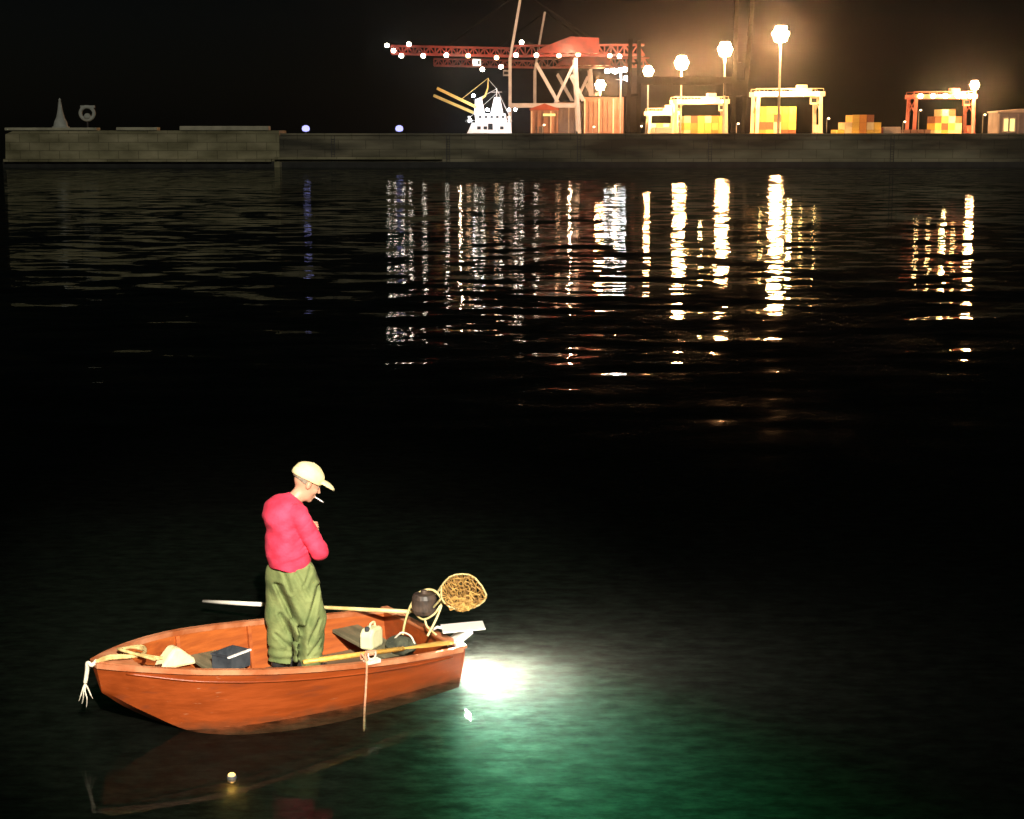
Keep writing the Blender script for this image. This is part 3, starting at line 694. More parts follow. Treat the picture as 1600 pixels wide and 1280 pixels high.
for px, py, Y, lab in ((1292, 186, 590, 'small yard lamp just right of the largest gantry'), (1411, 191, 630, 'small yard lamp at the left foot of the reddish gantry'),
                       (1436, 173, 655, 'taller small yard lamp seen inside the reddish gantry'), (1536, 180, 620, 'small yard lamp left of the grey building'),
                       (1000, 198, 640, 'small yard lamp at the foot of the paired dark legs'), (848, 196, 640, 'small yard lamp in front of the red roofed shed'),
                       (1151, 194, 600, 'small yard lamp between the right dark crane legs'), (926, 199, 650, 'small yard lamp in front of the ribbed warehouse')):
    p = at(px, py, Y=Y); t = thing('yard_lamp', lab, 'lamp', (p.x, Y, 3.0), 0, 'small lamps along the terminal edge'); h_ = p.z - 3.0
    MB().tube([(0, 0, 0), (0, 0, h_), (0.5, -0.6, h_ + 0.3)], 0.09, 6).build('pole', M['mast'], t)
    MB().lathe([(0.1, 0.2), (0.36, 0.12), (0.42, -0.1), (0.2, -0.3)], (0.5, -0.7, h_ + 0.2), 10).build('lamp_head', M['g_yard'], t, smooth=True)
# trucks parked on the terminal edge
def truck(px, Y, label, m):
    x = at(px, 205, Y=Y).x
    t = thing('lorry', label, 'lorry', (x, Y, 3.0), 0, 'lorries parked in the yard')
    MB().prism([(-3.6, 1.0), (-1.6, 1.0), (-1.6, 3.5), (-2.9, 3.5), (-3.6, 2.3)], -1.2, 1.2).build('cab', m, t, bevel=0.08)
    MB().box((1.6, 0, 2.45), (6.2, 2.4, 2.5)).build('cargo_box', M['trim'], t, bevel=0.04)
    MB().box((0.6, 0, 0.95), (8.4, 1.0, 0.3)).build('chassis', M['pedestal'], t)
    for wx_ in (-2.7, 2.6, 3.9):
        for wy in (-1.0, 1.0): MB().lathe([(0.1, -0.16), (0.5, -0.15), (0.52, 0), (0.5, 0.15), (0.1, 0.16)], (wx_, wy, 0.52), 12, 'Y').build('wheel', M['rubber'], t)
truck(1386, 610, 'lorry with a red cab beside the stepped container heap', M['rtgRed'])
truck(1030, 630, 'lorry with a pale cab in front of the smallest gantry', M['rtg'])
# ------------------------------------------------------------------ the floodlit white work ship with twin yellow booms
YS = 610.0
xo = at(765, 205, Y=YS).x
sh = thing('work_ship', 'floodlit white work ship with twin yellow booms', 'ship', (xo, YS, 0))
def S(px, py, dy=0):
    q = at(px, py, Y=YS); return Vector((q.x - xo, dy, q.z))
hb = MB(); hb.prism([(S(722, 0).x, 0.2), (S(822, 0).x, 0.2), (S(828, 0).x, S(0, 211).z), (S(716, 0).x, S(0, 211).z)], -4, 4); hb.build('hull', M['vesselhull'], sh, bevel=0.2)
z0 = S(0, 211).z
hs = MB(); hs.prism([(S(728, 0).x, z0), (S(800, 0).x, z0), (S(798, 0).x, S(0, 192).z), (S(737, 0).x, S(0, 192).z)], -3.4, 3.4); dk = hs.build('deckhouse', M['vessel'], sh)
for px in (748, 758, 784): MB().box((S(px, 0).x, -3.42, S(0, 200).z), (1.3, 0.1, 1.1)).build('window', M['glass'], dk)
MB().box((S(766, 0).x, -3.42, S(0, 198).z), (1.7, 0.12, 2.2)).build('door', M['glass'], dk)
br = MB(); br.prism([(S(743, 0).x, S(0, 191.9).z), (S(792, 0).x, S(0, 191.9).z), (S(790, 0).x, S(0, 178).z), (S(741, 0).x, S(0, 178).z)], -2.8, 2.8); bg = br.build('bridge', M['vessel'], sh)
for k in range(5): MB().box((S(750 + k * 9, 0).x, -2.83, S(0, 183).z), (1.0, 0.08, 0.8)).build('window', M['glass'], bg)
fn = MB(); fn.prism([(S(766, 0).x, S(0, 177.9).z), (S(786, 0).x, S(0, 177.9).z), (S(781, 0).x, S(0, 152).z), (S(772, 0).x, S(0, 152).z)], -1.6, 1.6); fn.build('funnel', M['vessel'], sh, bevel=0.15)
MB().tube([S(776, 152), S(776, 138)], 0.14).build('mast', M['vessel'], sh)
k1 = MB(); k1.prism([(S(740, 0).x, S(0, 177.9).z), (S(757, 0).x, S(0, 177.9).z), (S(752, 0).x, S(0, 152).z), (S(742, 0).x, S(0, 156).z)], -1.2, 1.2); k1.build('crane_pedestal', M['vessel'], sh)
for dy, (a, b_) in ((-1.3, ((745, 168), (683, 138))), (1.3, ((744, 178), (677, 149)))):
    g = MB(); g.bar(S(*a, dy), S(*b_, dy), 0.75, 1.0); g.build('boom', M['boom'], sh)
MB().tube([S(745, 160), S(758, 150), S(762, 138), S(763, 122)], [0.4, 0.35, 0.25, 0.15]).build('jib', M['boom'], sh)
MB().tube([S(720, 156, 0), S(763, 122, 0)], 0.08).build('stay', M['boom'], sh)
rg = MB()
for a, b_ in (((776, 139), (742, 157)), ((776, 139), (800, 190)), ((776, 146), (727, 190)), ((763, 124), (776, 139))): rg.tube([S(*a), S(*b_)], 0.06, 5)
rg.build('rigging', M['vessel'], sh)
for px in (733, 795): MB().lathe([(0.3, 0), (0.3, 1.5), (0.55, 2.0), (0.55, 2.3), (0.1, 2.35)], S(px, 192, -1), 10).build('vent', M['vessel'], sh)
MB().bar(S(768, 144), S(784, 144), 0.14).build('yardarm', M['vessel'], sh)
rl = MB()
for k in range(12): 
    x = S(730 + k * 6.2, 0).x; rl.bar((x, -3.35, S(0, 192).z), (x, -3.35, S(0, 188.5).z), 0.08)
rl.bar((S(730, 0).x, -3.35, S(0, 188.5).z), (S(799, 0).x, -3.35, S(0, 188.5).z), 0.09); rl.build('handrail', M['vessel'], sh)
for px, py in ((740, 150), (762, 172), (795, 172), (805, 172), (735, 188)):
    MB().lathe([(0.2, 0.5), (0.45, 0.3), (0.5, 0), (0.35, -0.35), (0.1, -0.4)], S(px, py, -3.5), 8).build('floodlight', M['g_white'], sh, smooth=True)
for px, py, pw in ((755, 165, 9000), (790, 178, 7000)):
    ld = bpy.data.lights.new('deck_light', 'POINT'); ld.energy = pw * 0.5; ld.color = (0.88, 0.95, 1.0); ld.shadow_soft_size = 0.4
    lo = bpy.data.objects.new('deck_light', ld); col.objects.link(lo); lo.parent = sh; lo.location = S(px, py, -11)

# ------------------------------------------------------------------ the rowing boat
BOAT = Vector((-0.777, 13.80, 0)); BRZ = math.atan2(-0.598, -0.802); HEEL = R(-2.6)
boat = thing('rowing_boat', 'orange flat sterned rowing boat carrying a standing man', 'rowing boat', BOAT, BRZ)
boat.rotation_euler = (HEEL, 0, BRZ)
def BW(t, s, z):
    """boat coordinates (forward, towards the camera side, up) to world"""
    return BOAT + Matrix.Rotation(BRZ, 3, 'Z') @ (Matrix.Rotation(HEEL, 3, 'X') @ Vector((t, s, z)))
st_x = [0.0, 0.6, 1.2, 1.75, 2.1, 2.35, 2.6, 2.78, 2.9]
st_b = [0.600, 0.645, 0.650, 0.600, 0.520, 0.425, 0.285, 0.155, 0.045]
st_z = [0.305, 0.345, 0.405, 0.465, 0.505, 0.530, 0.555, 0.570, 0.580]
st_cb = [0.520, 0.560, 0.565, 0.510, 0.415, 0.310, 0.185, 0.090, 0.012]
st_cz = [-0.070, -0.090, -0.095, -0.075, -0.045, 0.010, 0.150, 0.265, 0.355]
st_k = [-0.10, -0.13, -0.14, -0.13, -0.11, -0.055, 0.09, 0.22, 0.33]
xs_ = np.linspace(0, 2.9, 59)
def curve(v):
    # smooth interpolation through the stations
    v = np.array(v); x = np.array(st_x); m = np.gradient(v, x)
    out = []
    for q in xs_:
        i = min(max(np.searchsorted(x, q) - 1, 0), len(x) - 2); h = x[i + 1] - x[i]; t_ = (q - x[i]) / h
        out.append((2 * t_**3 - 3 * t_**2 + 1) * v[i] + (t_**3 - 2 * t_**2 + t_) * h * m[i] + (-2 * t_**3 + 3 * t_**2) * v[i + 1] + (t_**3 - t_**2) * h * m[i + 1])
    return np.array(out)
cb_, cz_, sb_, sz_, kz_ = curve(st_cb), curve(st_cz), curve(st_b), curve(st_z), curve(st_k)
def section(i, inset=0.0):
    """half section from keel to sheer"""
    pts = [(0.0, kz_[i] + inset)]
    cbi = max(cb_[i] - inset, 0.004); sbi = max(sb_[i] - inset, 0.006)
    pts.append((cbi * 0.5, (kz_[i] + cz_[i]) / 2 + inset)); pts.append((cbi, cz_[i] + inset))
    for k in range(1, 7):
        f = k / 6
        pts.append((cbi + (sbi - cbi) * f + 0.012 * math.sin(math.pi * f) * (1 if cb_[i] > 0.1 else 0.2), cz_[i] + inset + (sz_[i] - cz_[i] - inset) * f))
    return pts
def skin_mesh(inset, flip):
    b = MB(); vs = []; rows = len(xs_)
    for i in range(rows):
        h = section(i, inset)
        full = [(-y, z) for y, z in h[:0:-1]] + h
        x = xs_[i] if inset == 0 else min(xs_[i], 2.84) + 0.0
        # raked stem: upper points lie further forward
        for y, z in full: vs.append((x + (0.07 * max(0, (z - 0.3)) / 0.28 * (xs_[i] / 2.9) ** 6), y, z))
    m = len(vs) // rows; fs = []
    for i in range(rows - 1):
        for k in range(m - 1):
            q = (i * m + k, i * m + k + 1, (i + 1) * m + k + 1, (i + 1) * m + k)
            fs.append(q if flip else q[::-1])
    b.add(vs, fs); return b, m
b, m_ = skin_mesh(0.0, False)
b.f.append(tuple((len(xs_) - 1) * m_ + k for k in range(m_)))
hull = b.build('hull', M['hull'], boat, smooth=False)
for p_ in hull.data.polygons: p_.use_smooth = True
es = hull.modifiers.new('edges', 'EDGE_SPLIT'); es.split_angle = R(28)
b, _ = skin_mesh(0.024, True)
inner = b.build('inner_planking', M['hull_in'], boat, smooth=False)
# gunwale rail
g = MB()
for sgn in (-1, 1):
    vs = []
    for i in range(len(xs_)):
        y = sb_[i]; z = sz_[i]; x = xs_[i] + 0.07 * (z - 0.3) / 0.28 * (xs_[i] / 2.9) ** 6 * (1 if z > 0.3 else 0)
        for dy, dz in ((0.016, -0.028), (0.016, 0.012), (-0.030, 0.012), (-0.030, -0.028)):
            vs.append((x, sgn * max(y + dy, 0.002), z + dz))
    fs = []
    for i in range(len(xs_) - 1):
        for k in range(4):
            q = (i * 4 + k, i * 4 + (k + 1) % 4, (i + 1) * 4 + (k + 1) % 4, (i + 1) * 4 + k)
            fs.append(q if sgn > 0 else q[::-1])
    fs.append((0, 1, 2, 3)); fs.append(tuple((len(xs_) - 1) * 4 + k for k in range(4)))
    g.add(vs, fs)
g.build('gunwale', M['rim'], boat)
for sgn in (-1, 1):
    stp = []
    for i in range(2, len(xs_) - 3):
        h = section(i); y, z = h[-2]; y2, z2 = h[-3]
        stp.append((xs_[i] + 0.07 * max(0, (z - 0.3)) / 0.28 * (xs_[i] / 2.9) ** 6, sgn * (y + 0.004), z))
    MB().tube(stp, 0.009, 6).build('rubbing_strake', M['hull'], boat, smooth=True)
# transom
h0 = section(0); poly = [(-y, z) for y, z in h0[:0:-1]] + h0
top = [(y, z) for y, z in poly]; n = len(top)
tb = MB(); tb.add([(-0.028, y, z) for y, z in top] + [(0.03, y * 0.985, z) for y, z in top],
                  [tuple(range(n)), tuple(range(2 * n - 1, n - 1, -1))] + [(i, (i + 1) % n, (i + 1) % n + n, i + n) for i in range(n)])
tb.build('transom', M['hull'], boat)
MB().box((0.0, 0, 0.318), (0.075, 1.235, 0.028)).build('transom_cap', M['rim'], boat, bevel=0.006)
# floor, thwarts, ribs, bow deck
fb = MB()
for k in range(9):
    y = -0.44 + k * 0.11
    L_ = 1.80 if abs(y) > 0.40 else (2.02 if abs(y) > 0.30 else (2.16 if abs(y) > 0.15 else 2.30))
    fb.box((0.06 + L_ / 2, y, 0.035), (L_, 0.104, 0.02))
fb.build('floorboards', M['floor'], boat)
for t_, w_, zz, half in ((0.42, 0.26, 0.21, 0.585), (1.82, 0.26, 0.265, 0.52)):
    MB().box((t_, 0, zz), (w_, 2 * half, 0.03)).build('thwart', M['thwart'], boat, bevel=0.006)
bd = MB()
i0 = int(np.searchsorted(xs_, 2.12)); vs = []; 
for i in range(i0, len(xs_) - 3): 
    vs += [(xs_[i], -(sb_[i] - 0.045), sz_[i] - 0.13), (xs_[i], sb_[i] - 0.045, sz_[i] - 0.13)]
fs = [(2 * k, 2 * k + 2, 2 * k + 3, 2 * k + 1) for k in range(len(vs) // 2 - 1)]
bd.add(vs, fs); bdo = bd.build('bow_deck', M['hull_in'], boat); sd = bdo.modifiers.new('solid', 'SOLIDIFY'); sd.thickness = 0.02; sd.offset = -1
bh = MB(); i1 = int(np.searchsorted(xs_, 2.62)); vs = []
for i in range(i1, len(xs_)):
    vs += [(xs_[i] + 0.04, -(sb_[i] + 0.004), sz_[i] + 0.016), (xs_[i] + 0.04, sb_[i] + 0.004, sz_[i] + 0.016)]
fs = [(2 * k, 2 * k + 2, 2 * k + 3, 2 * k + 1) for k in range(len(vs) // 2 - 1)]
bh.add(vs, fs); bho = bh.build('breasthook', M['rim'], boat); sd = bho.modifiers.new('solid', 'SOLIDIFY'); sd.thickness = 0.03; sd.offset = -1
for t_ in (0.9, 1.35, 2.05):
    i = int(np.searchsorted(xs_, t_))
    for sgn in (-1, 1):
        r_ = MB(); r_.bar((t_, sgn * (cb_[i] - 0.03), 0.03), (t_, sgn * (sb_[i] - 0.036), sz_[i] - 0.03), 0.03, 0.028); r_.build('rib', M['hull_in'], boat)
for sgn in (-1, 1):
    ol = MB(); ol.box((0.92, sgn * 0.655, 0.392), (0.13, 0.06, 0.03)); 
    ol.tube([(0.92 + 0.035 * math.cos(a), sgn * 0.655, 0.445 + 0.04 * math.sin(a)) for a in np.linspace(-math.pi * 1.15, math.pi * 0.15, 11)], 0.007, 6)
    ol.build('oarlock', M['rope'], boat)

# ------------------------------------------------------------------ the man
FEET = Vector((-1.815, 13.40, 0.046)); MRZ = R(22)
man = thing('person', 'man standing in the boat in pink red jumper, olive trousers and cream cap, head bowed', 'person', FEET, MRZ)
HC = (0.135, 0.0, 1.605); HT = 0.47; HS = 1.10     # head centre and forward bow
def hp(x, y, z):
    """point in head coordinates (forward, left, up) to body coordinates"""
    c, s_ = math.cos(HT), math.sin(HT)
    return (HC[0] + x * c + z * s_, HC[1] + y, HC[2] - x * s_ + z * c)
def hw(x, y, z):
    return tuple(HC[i] + (v - HC[i]) * HS for i, v in enumerate(hp(x, y, z)))
def hin(P): return (P - np.array(HC, np.float32)) / HS + np.array(HC, np.float32)
def leg_d(P, sy, infl):
    hipx, knee, ank = ((0.02, (0.085, -0.105, 0.50), (0.080, -0.115, 0.09)) if sy < 0 else (-0.03, (-0.07, 0.10, 0.50), (-0.080, 0.115, 0.09)))
    d = cap(P, (hipx, sy * 0.095, 0.86), knee, 0.088 + infl, 0.060 + infl)
    d = smin(d, cap(P, knee, ank, 0.058 + infl, 0.040 + infl), 0.04)
    return d
def torso_d(P, infl):
    d = cap(P, (-0.025, 0, 0.93), (-0.045, 0, 1.10), 0.132 + infl, 0.130 + infl, 0.80)
    d = smin(d, cap(P, (-0.045, 0, 1.10), (-0.055, 0, 1.33), 0.130 + infl, 0.138 + infl, 0.74), 0.08)
    d = smin(d, ell(P, (-0.075, 0, 1.37), (0.125 + infl, 0.20 + infl, 0.12 + infl)), 0.07)
    return d
SHR, ELR, WRR = (0.0, -0.195, 1.395), (0.165, -0.220, 1.075), (0.175, -0.030, 1.15)
SHL, ELL_, WRL = (0.0, 0.195, 1.395), (0.15, 0.220, 1.09), (0.18, 0.050, 1.19)
def arm_d(P, S_, E_, W_, infl):
    d = cap(P, S_, E_, 0.060 + infl, 0.046 + infl)
    return smin(d, cap(P, E_, W_, 0.044 + infl, 0.029 + infl * 0.9), 0.035)
def body_f(P):
    d = torso_d(P, 0)
    for sy in (-1, 1): d = smin(d, leg_d(P, sy, 0), 0.05)
    d = smin(d, arm_d(P, SHR, ELR, WRR, 0), 0.05); d = smin(d, arm_d(P, SHL, ELL_, WRL, 0), 0.05)
    d = smin(d, cap(P, (-0.03, 0, 1.42), (0.092, 0, 1.55), 0.068, 0.058), 0.05)
    # head: skull, face, jaw
    PB = P; P = hin(P)
    h = ell(P, hp(-0.015, 0, 0.03), (0.098, 0.077, 0.100), HT)
    h = smin(h, ell(P, hp(0.030, 0, -0.035), (0.062, 0.058, 0.088), HT), 0.05)
    h = smin(h, cap(P, hp(0.068, 0, -0.108), hp(0.040, 0, -0.095), 0.022, 0.036), 0.035)
    h = smin(h, cap(P, hp(0.088, 0, 0.012), hp(0.112, 0, -0.030), 0.010, 0.015), 0.016)      # nose
    h = smin(h, cap(P, hp(0.084, -0.03, 0.026), hp(0.084, 0.03, 0.026), 0.012, 0.012), 0.018)   # brow
    for sy in (-1, 1):
        h = smax(h, -ell(P, hp(0.100, sy * 0.030, 0.004), (0.016, 0.018, 0.013), HT), 0.012)   # eye socket
        h = smin(h, ell(P, hp(-0.008, sy * 0.080, -0.010), (0.018, 0.012, 0.030), HT), 0.012)  # ear
        h = smin(h, ell(P, hp(0.066, sy * 0.034, -0.030), (0.026, 0.022, 0.022), HT), 0.02)    # cheek
    h = smin(h, cap(P, hp(0.092, -0.016, -0.066), hp(0.092, 0.016, -0.066), 0.008, 0.008), 0.010)
    h = smin(h, cap(P, hp(0.088, -0.014, -0.080), hp(0.088, 0.014, -0.080), 0.009, 0.009), 0.008)
    P = PB; d = smin(d, h * HS, 0.03)
    # hands: palm, four bent fingers of unequal length and a thumb from the side
    for W_, sy in ((WRR, -1), (WRL, 1)):
        w_ = np.array(W_); ax = np.array((0.30, -sy * 0.72, 0.42)); ax = ax / np.linalg.norm(ax)
        up = np.array((0.15, 0.0, 1.0)); up = up - ax * (up @ ax); up /= np.linalg.norm(up)
        nrm = np.cross(ax, up) * sy
        pc = w_ + ax * 0.05
        d = smin(d, cap(P, w_ + ax * 0.012 + up * 0.008, pc + up * 0.022, 0.024, 0.019), 0.02)
        d = smin(d, cap(P, w_ + ax * 0.012 - up * 0.008, pc - up * 0.022, 0.022, 0.017), 0.02)
        for k, ln in enumerate((0.036, 0.041, 0.038, 0.030)):
            r0 = pc + ax * 0.030 + up * (0.031 - 0.0205 * k)
            r1 = r0 + ax * ln * 0.8 + nrm * 0.012; r2 = r1 + ax * ln * 0.25 + nrm * ln * 0.75; r3 = r2 - ax * ln * 0.25 + nrm * ln * 0.45
            f = np.minimum(np.minimum(cap(P, r0, r1, 0.0092, 0.0086), cap(P, r1, r2, 0.0086, 0.0078)), cap(P, r2, r3, 0.0078, 0.007))
            d = smin(d, f, 0.006)
        th0 = w_ + ax * 0.03 + up * 0.026; th1 = th0 + up * 0.026 + ax * 0.016 + nrm * 0.008; th2 = th1 + ax * 0.026 + nrm * 0.014
        d = smin(d, np.minimum(cap(P, th0, th1, 0.0125, 0.010), cap(P, th1, th2, 0.010, 0.008)), 0.008)
    # feet
    for ax_, ay in ((0.080, -0.115), (-0.080, 0.115)):
        d = smin(d, cap(P, (ax_ - 0.03, ay, 0.045), (ax_ + 0.13, ay * 1.15, 0.032), 0.040, 0.030), 0.03)
    return d
body = net_obj('body', body_f, (-0.30, -0.34, -0.02), (0.42, 0.34, 1.84), 0.0075, M['skin'], man, 1)

def wrinkle(P, a, f1, f2, ph=0.0):
    return a * np.sin(P[..., 2] * f1 + P[..., 0] * f2 + 3.0 * np.sin(P[..., 1] * 9 + P[..., 0] * 7 + ph) + ph)
def shirt_f(P):
    d = torso_d(P, 0.027)
    # jumper bags over the waistband
    d = smin(d, cap(P, (-0.03, 0, 0.965), (-0.04, 0, 1.05), 0.158, 0.163, 0.80), 0.06)
    for S_, E_, W_ in ((SHR, ELR, WRR), (SHL, ELL_, WRL)):
        d = smin(d, arm_d(P, S_, E_, W_, 0.026), 0.014)
    d = smin(d, cap(P, (-0.035, 0, 1.41), (0.02, 0, 1.475), 0.085, 0.075), 0.04)
    d = d + wrinkle(P, 0.0025, 38, 26) + wrinkle(P, 0.0018, 70, -40, 1.3)
    for z_, x_, sl, dep in ((1.06, 0.0, 0.5, 0.004), (1.12, 0.02, 0.6, 0.004), (1.19, 0.03, 0.75, 0.004), (1.28, 0.02, 0.9, 0.004), (1.00, -0.02, 0.3, 0.004)):
        e_ = P[..., 2] - z_ - sl * (P[..., 0] - x_) - 0.02 * np.sin(P[..., 1] * 16 + z_ * 30)
        d = d + dep * np.exp(-(e_ / 0.011) ** 2) * np.clip(1.3 - np.abs(P[..., 0] - x_) / 0.14, 0, 1)
    d = np.maximum(d, 0.915 + 0.010 * np.sin(P[..., 0] * 30) - P[..., 2])         # hem
    e = 0.707 * (P[..., 2] - 1.475) + 0.707 * (P[..., 0] - 0.035) * 0.9           # neckline plane
    d = np.maximum(d, np.minimum(e - 0.012, 1.0))
    for W_, E_ in ((WRR, ELR), (WRL, ELL_)):
        w_ = np.array(W_, np.float32); a_ = w_ - np.array(E_, np.float32); a_ /= np.linalg.norm(a_)
        q_ = P - w_; along = q_ @ a_
        rad = np.sqrt(np.maximum((q_ ** 2).sum(-1) - along ** 2, 0))
        d = np.where((rad < 0.075) & (along > -0.03) & (along < 0.2), np.maximum(d, along + 0.012), d)
    return d
net_obj('shirt', shirt_f, (-0.32, -0.34, 0.86), (0.42, 0.34, 1.56), 0.008, M['shirt'], man, 2)

def trouser_f(P):
    d = cap(P, (-0.02, 0, 0.82), (-0.03, 0, 0.93), 0.150, 0.136, 0.84)
    legs = []
    for sy in (-1, 1):
        hx, kn, an = ((0.03, (0.090, -0.110, 0.50), (0.090, -0.118, 0.10)) if sy < 0 else (-0.055, (-0.075, 0.105, 0.50), (-0.080, 0.115, 0.10)))
        l_ = cap(P, (hx, sy * 0.085, 0.84), kn, 0.150, 0.138)
        l_ = smin(l_, cap(P, kn, an, 0.138, 0.112), 0.05)
        d = smin(d, l_, 0.07)
    # baggy cloth: slanting drag folds meeting low between the legs, and bunching over the boots
    def groove(a, b, w_, dep):
        q_ = P[..., [0, 2]]; a = np.array(a, np.float32); b = np.array(b, np.float32); ba = b - a
        t_ = np.clip(((q_ - a) @ ba) / (ba @ ba), 0, 1); dd_ = q_ - a - t_[..., None] * ba
        side = dd_[..., 0] * ba[1] - dd_[..., 1] * ba[0]
        r_ = np.sqrt((dd_ ** 2).sum(-1))
        return dep * np.exp(-(r_ / w_) ** 2) - 0.45 * dep * np.exp(-((r_ - 2.0 * w_) / w_) ** 2)
    d = d + groove((-0.15, 0.78), (0.0, 0.42), 0.020, 0.026) + groove((0.16, 0.76), (0.02, 0.40), 0.020, 0.024)
    d = d + groove((0.005, 0.44), (0.0, 0.08), 0.020, 0.030) + groove((-0.13, 0.52), (-0.03, 0.30), 0.014, 0.014)
    d = d + groove((0.15, 0.50), (0.06, 0.30), 0.014, 0.013) + groove((-0.03, 0.90), (0.06, 0.70), 0.016, 0.012) + groove((-0.12, 0.92), (-0.08, 0.74), 0.014, 0.011)
    d = d + groove((0.10, 0.93), (0.03, 0.80), 0.013, 0.010) + groove((-0.16, 0.34), (-0.05, 0.22), 0.013, 0.012) + groove((0.16, 0.32), (0.06, 0.20), 0.013, 0.012)
    d = d + wrinkle(P, 0.004, 9, 22, 0.6) + wrinkle(P, 0.0028, 34, -44, 2.2)
    d = d + 0.010 * np.sin(P[..., 2] * 75 + 4 * P[..., 0]) * np.clip((0.30 - P[..., 2]) / 0.2, 0, 1)
    d = np.maximum(d, 0.085 + 0.012 * np.sin(P[..., 0] * 25 + P[..., 1] * 20) - P[..., 2])
    d = np.maximum(d, P[..., 2] - 0.965)
    return d
net_obj('trousers', trouser_f, (-0.34, -0.34, 0.03), (0.36, 0.34, 1.0), 0.009, M['trousers'], man, 2)

def cap_f(P):
    P = hin(P)
    dome = ell(P, hp(-0.018, 0, 0.052), (0.128, 0.106, 0.106), HT)
    n_ = np.array((math.sin(HT + 0.02), 0, math.cos(HT + 0.02)), np.float32)
    rel = (P - np.array(hp(0, 0, 0.020), np.float32)) @ n_
    dome = smax(dome, -rel, 0.008)
    br = ell(P, hp(0.130, 0, 0.036), (0.090, 0.084, 0.034), HT + 0.10)
    cut = ell(P, hp(0.120, 0, 0.008), (0.105, 0.10, 0.036), HT + 0.10)
    br = smax(br, -cut, 0.006)
    dome = smin(dome, br, 0.010)
    return dome + wrinkle(P, 0.002, 60, 40)
cp = net_obj('cap', cap_f, (-0.08, -0.16, 1.48), (0.46, 0.16, 1.86), 0.006, M['cap'], man, 2)
MB().lathe([(0.010, 0), (0.009, 0.005), (0.003, 0.008)], hw(-0.02, 0, 0.152), 8).build('button', M['cap'], cp)

def hair_f(P):
    P = hin(P)
    d = ell(P, hp(-0.022, 0, 0.020), (0.106, 0.084, 0.102), HT)
    rel_f = (P - np.array(hp(0.020, 0, 0), np.float32)) @ np.array((math.cos(HT), 0, -math.sin(HT)), np.float32)
    n_ = np.array((math.sin(HT), 0, math.cos(HT)), np.float32)
    up = (P - np.array(hp(0, 0, 0), np.float32)) @ n_
    d = np.maximum(d, rel_f); d = np.maximum(d, up - 0.05); d = np.maximum(d, -0.030 - up - 0.3 * rel_f)
    ear = np.minimum(ell(P, hp(-0.006, -0.085, -0.012), (0.026, 0.03, 0.036), HT), ell(P, hp(-0.006, 0.085, -0.012), (0.026, 0.03, 0.036), HT))
    d = np.maximum(d, -ear)
    return d + 0.0012 * np.sin(P[..., 1] * 400 + P[..., 2] * 90)
net_obj('hair', hair_f, (-0.08, -0.14, 1.42), (0.28, 0.14, 1.80), 0.006, M['hair'], man, 1)
for sy in (-1, 1):
    MB().lathe([(0.001, -0.0115), (0.007, -0.009), (0.0115, 0), (0.007, 0.009), (0.001, 0.0115)], hw(0.080, sy * 0.030, 0.004), 12).build('eye', M['eye'], man, smooth=True)
def boot_f(sx, sy):
    def f(P):
        d = cap(P, (sx - 0.045, sy, 0.055), (sx + 0.135, sy * 1.15, 0.045), 0.052, 0.042)
        d = smin(d, cap(P, (sx - 0.02, sy, 0.09), (sx, sy, 0.28), 0.056, 0.062), 0.04)
        return np.maximum(np.maximum(d, 0.004 - P[..., 2]), P[..., 2] - 0.27)
    return f
for sx, sy in ((0.080, -0.115), (-0.080, 0.115)):
    net_obj('boot', boot_f(sx, sy), (sx - 0.15, sy - 0.12, -0.01), (sx + 0.22, sy + 0.12, 0.30), 0.009, M['rubber'], man, 1)

# cigarette in the mouth
cg = thing('cigarette', 'white cigarette hanging from the man\'s lips', 'cigarette')
Rm = Matrix.Rotation(MRZ, 3, 'Z')
a_ = FEET + Rm @ Vector(hw(0.094, -0.010, -0.073)); b_ = FEET + Rm @ Vector(hw(0.172, -0.026, -0.085))
cg.location = a_
d_ = b_ - a_
MB().tube([(0, 0, 0), d_ * 0.86], 0.0052, 10).build('paper', M['paper'], cg, smooth=False)
MB().tube([d_ * 0.862, d_], 0.0050, 10).build('ash', M['ember'], cg)

# ------------------------------------------------------------------ things in and on the boat
# landing net: long pole, fork, hoop and bag
P0 = at(318, 940, Y=15.0); P1 = at(640, 956, Y=13.75)
ln = thing('landing_net', 'long pale landing net pole lying across behind the man', 'landing net', P1)
dirp = (P0 - P1)
MB().tube([(0, 0, 0), dirp * 0.34, dirp * 0.70], [0.018, 0.017, 0.017], 10).build('handle', M['pole'], ln, smooth=True)
MB().tube([dirp * 0.695, dirp], 0.0195, 10).build('grip', M['polewhite'], ln, smooth=True)
def lp(px, py, Y=13.6): return at(px, py, Y=Y) - P1
hoop = [(690, 916), (702, 902), (722, 897), (742, 903), (760, 930), (748, 946), (722, 953), (702, 948), (690, 935)]
hp3 = [lp(x, y, 13.55 + 0.25 * math.sin(i * 2 * math.pi / len(hoop))) for i, (x, y) in enumerate(hoop)]
hb_ = MB(); hb_.tube(smooth_path(hp3 + [hp3[0]], 2)[:-1], 0.0085, 6, True); hb_.build('hoop', M['brass'], ln, smooth=True)
fk = MB(); fk.tube(smooth_path([(0, 0, 0), lp(662, 945, 13.7), lp(680, 930, 13.65), hp3[0]], 5), 0.010, 6); fk.tube(smooth_path([(0, 0, 0), lp(668, 956, 13.6), hp3[-1]], 5), 0.009, 6); fk.build('fork', M['brass'], ln, smooth=True)
cen = sum(hp3, Vector()) / len(hp3)
ring = smooth_path(hp3 + [hp3[0]], 4)[:-1]; N = len(ring)
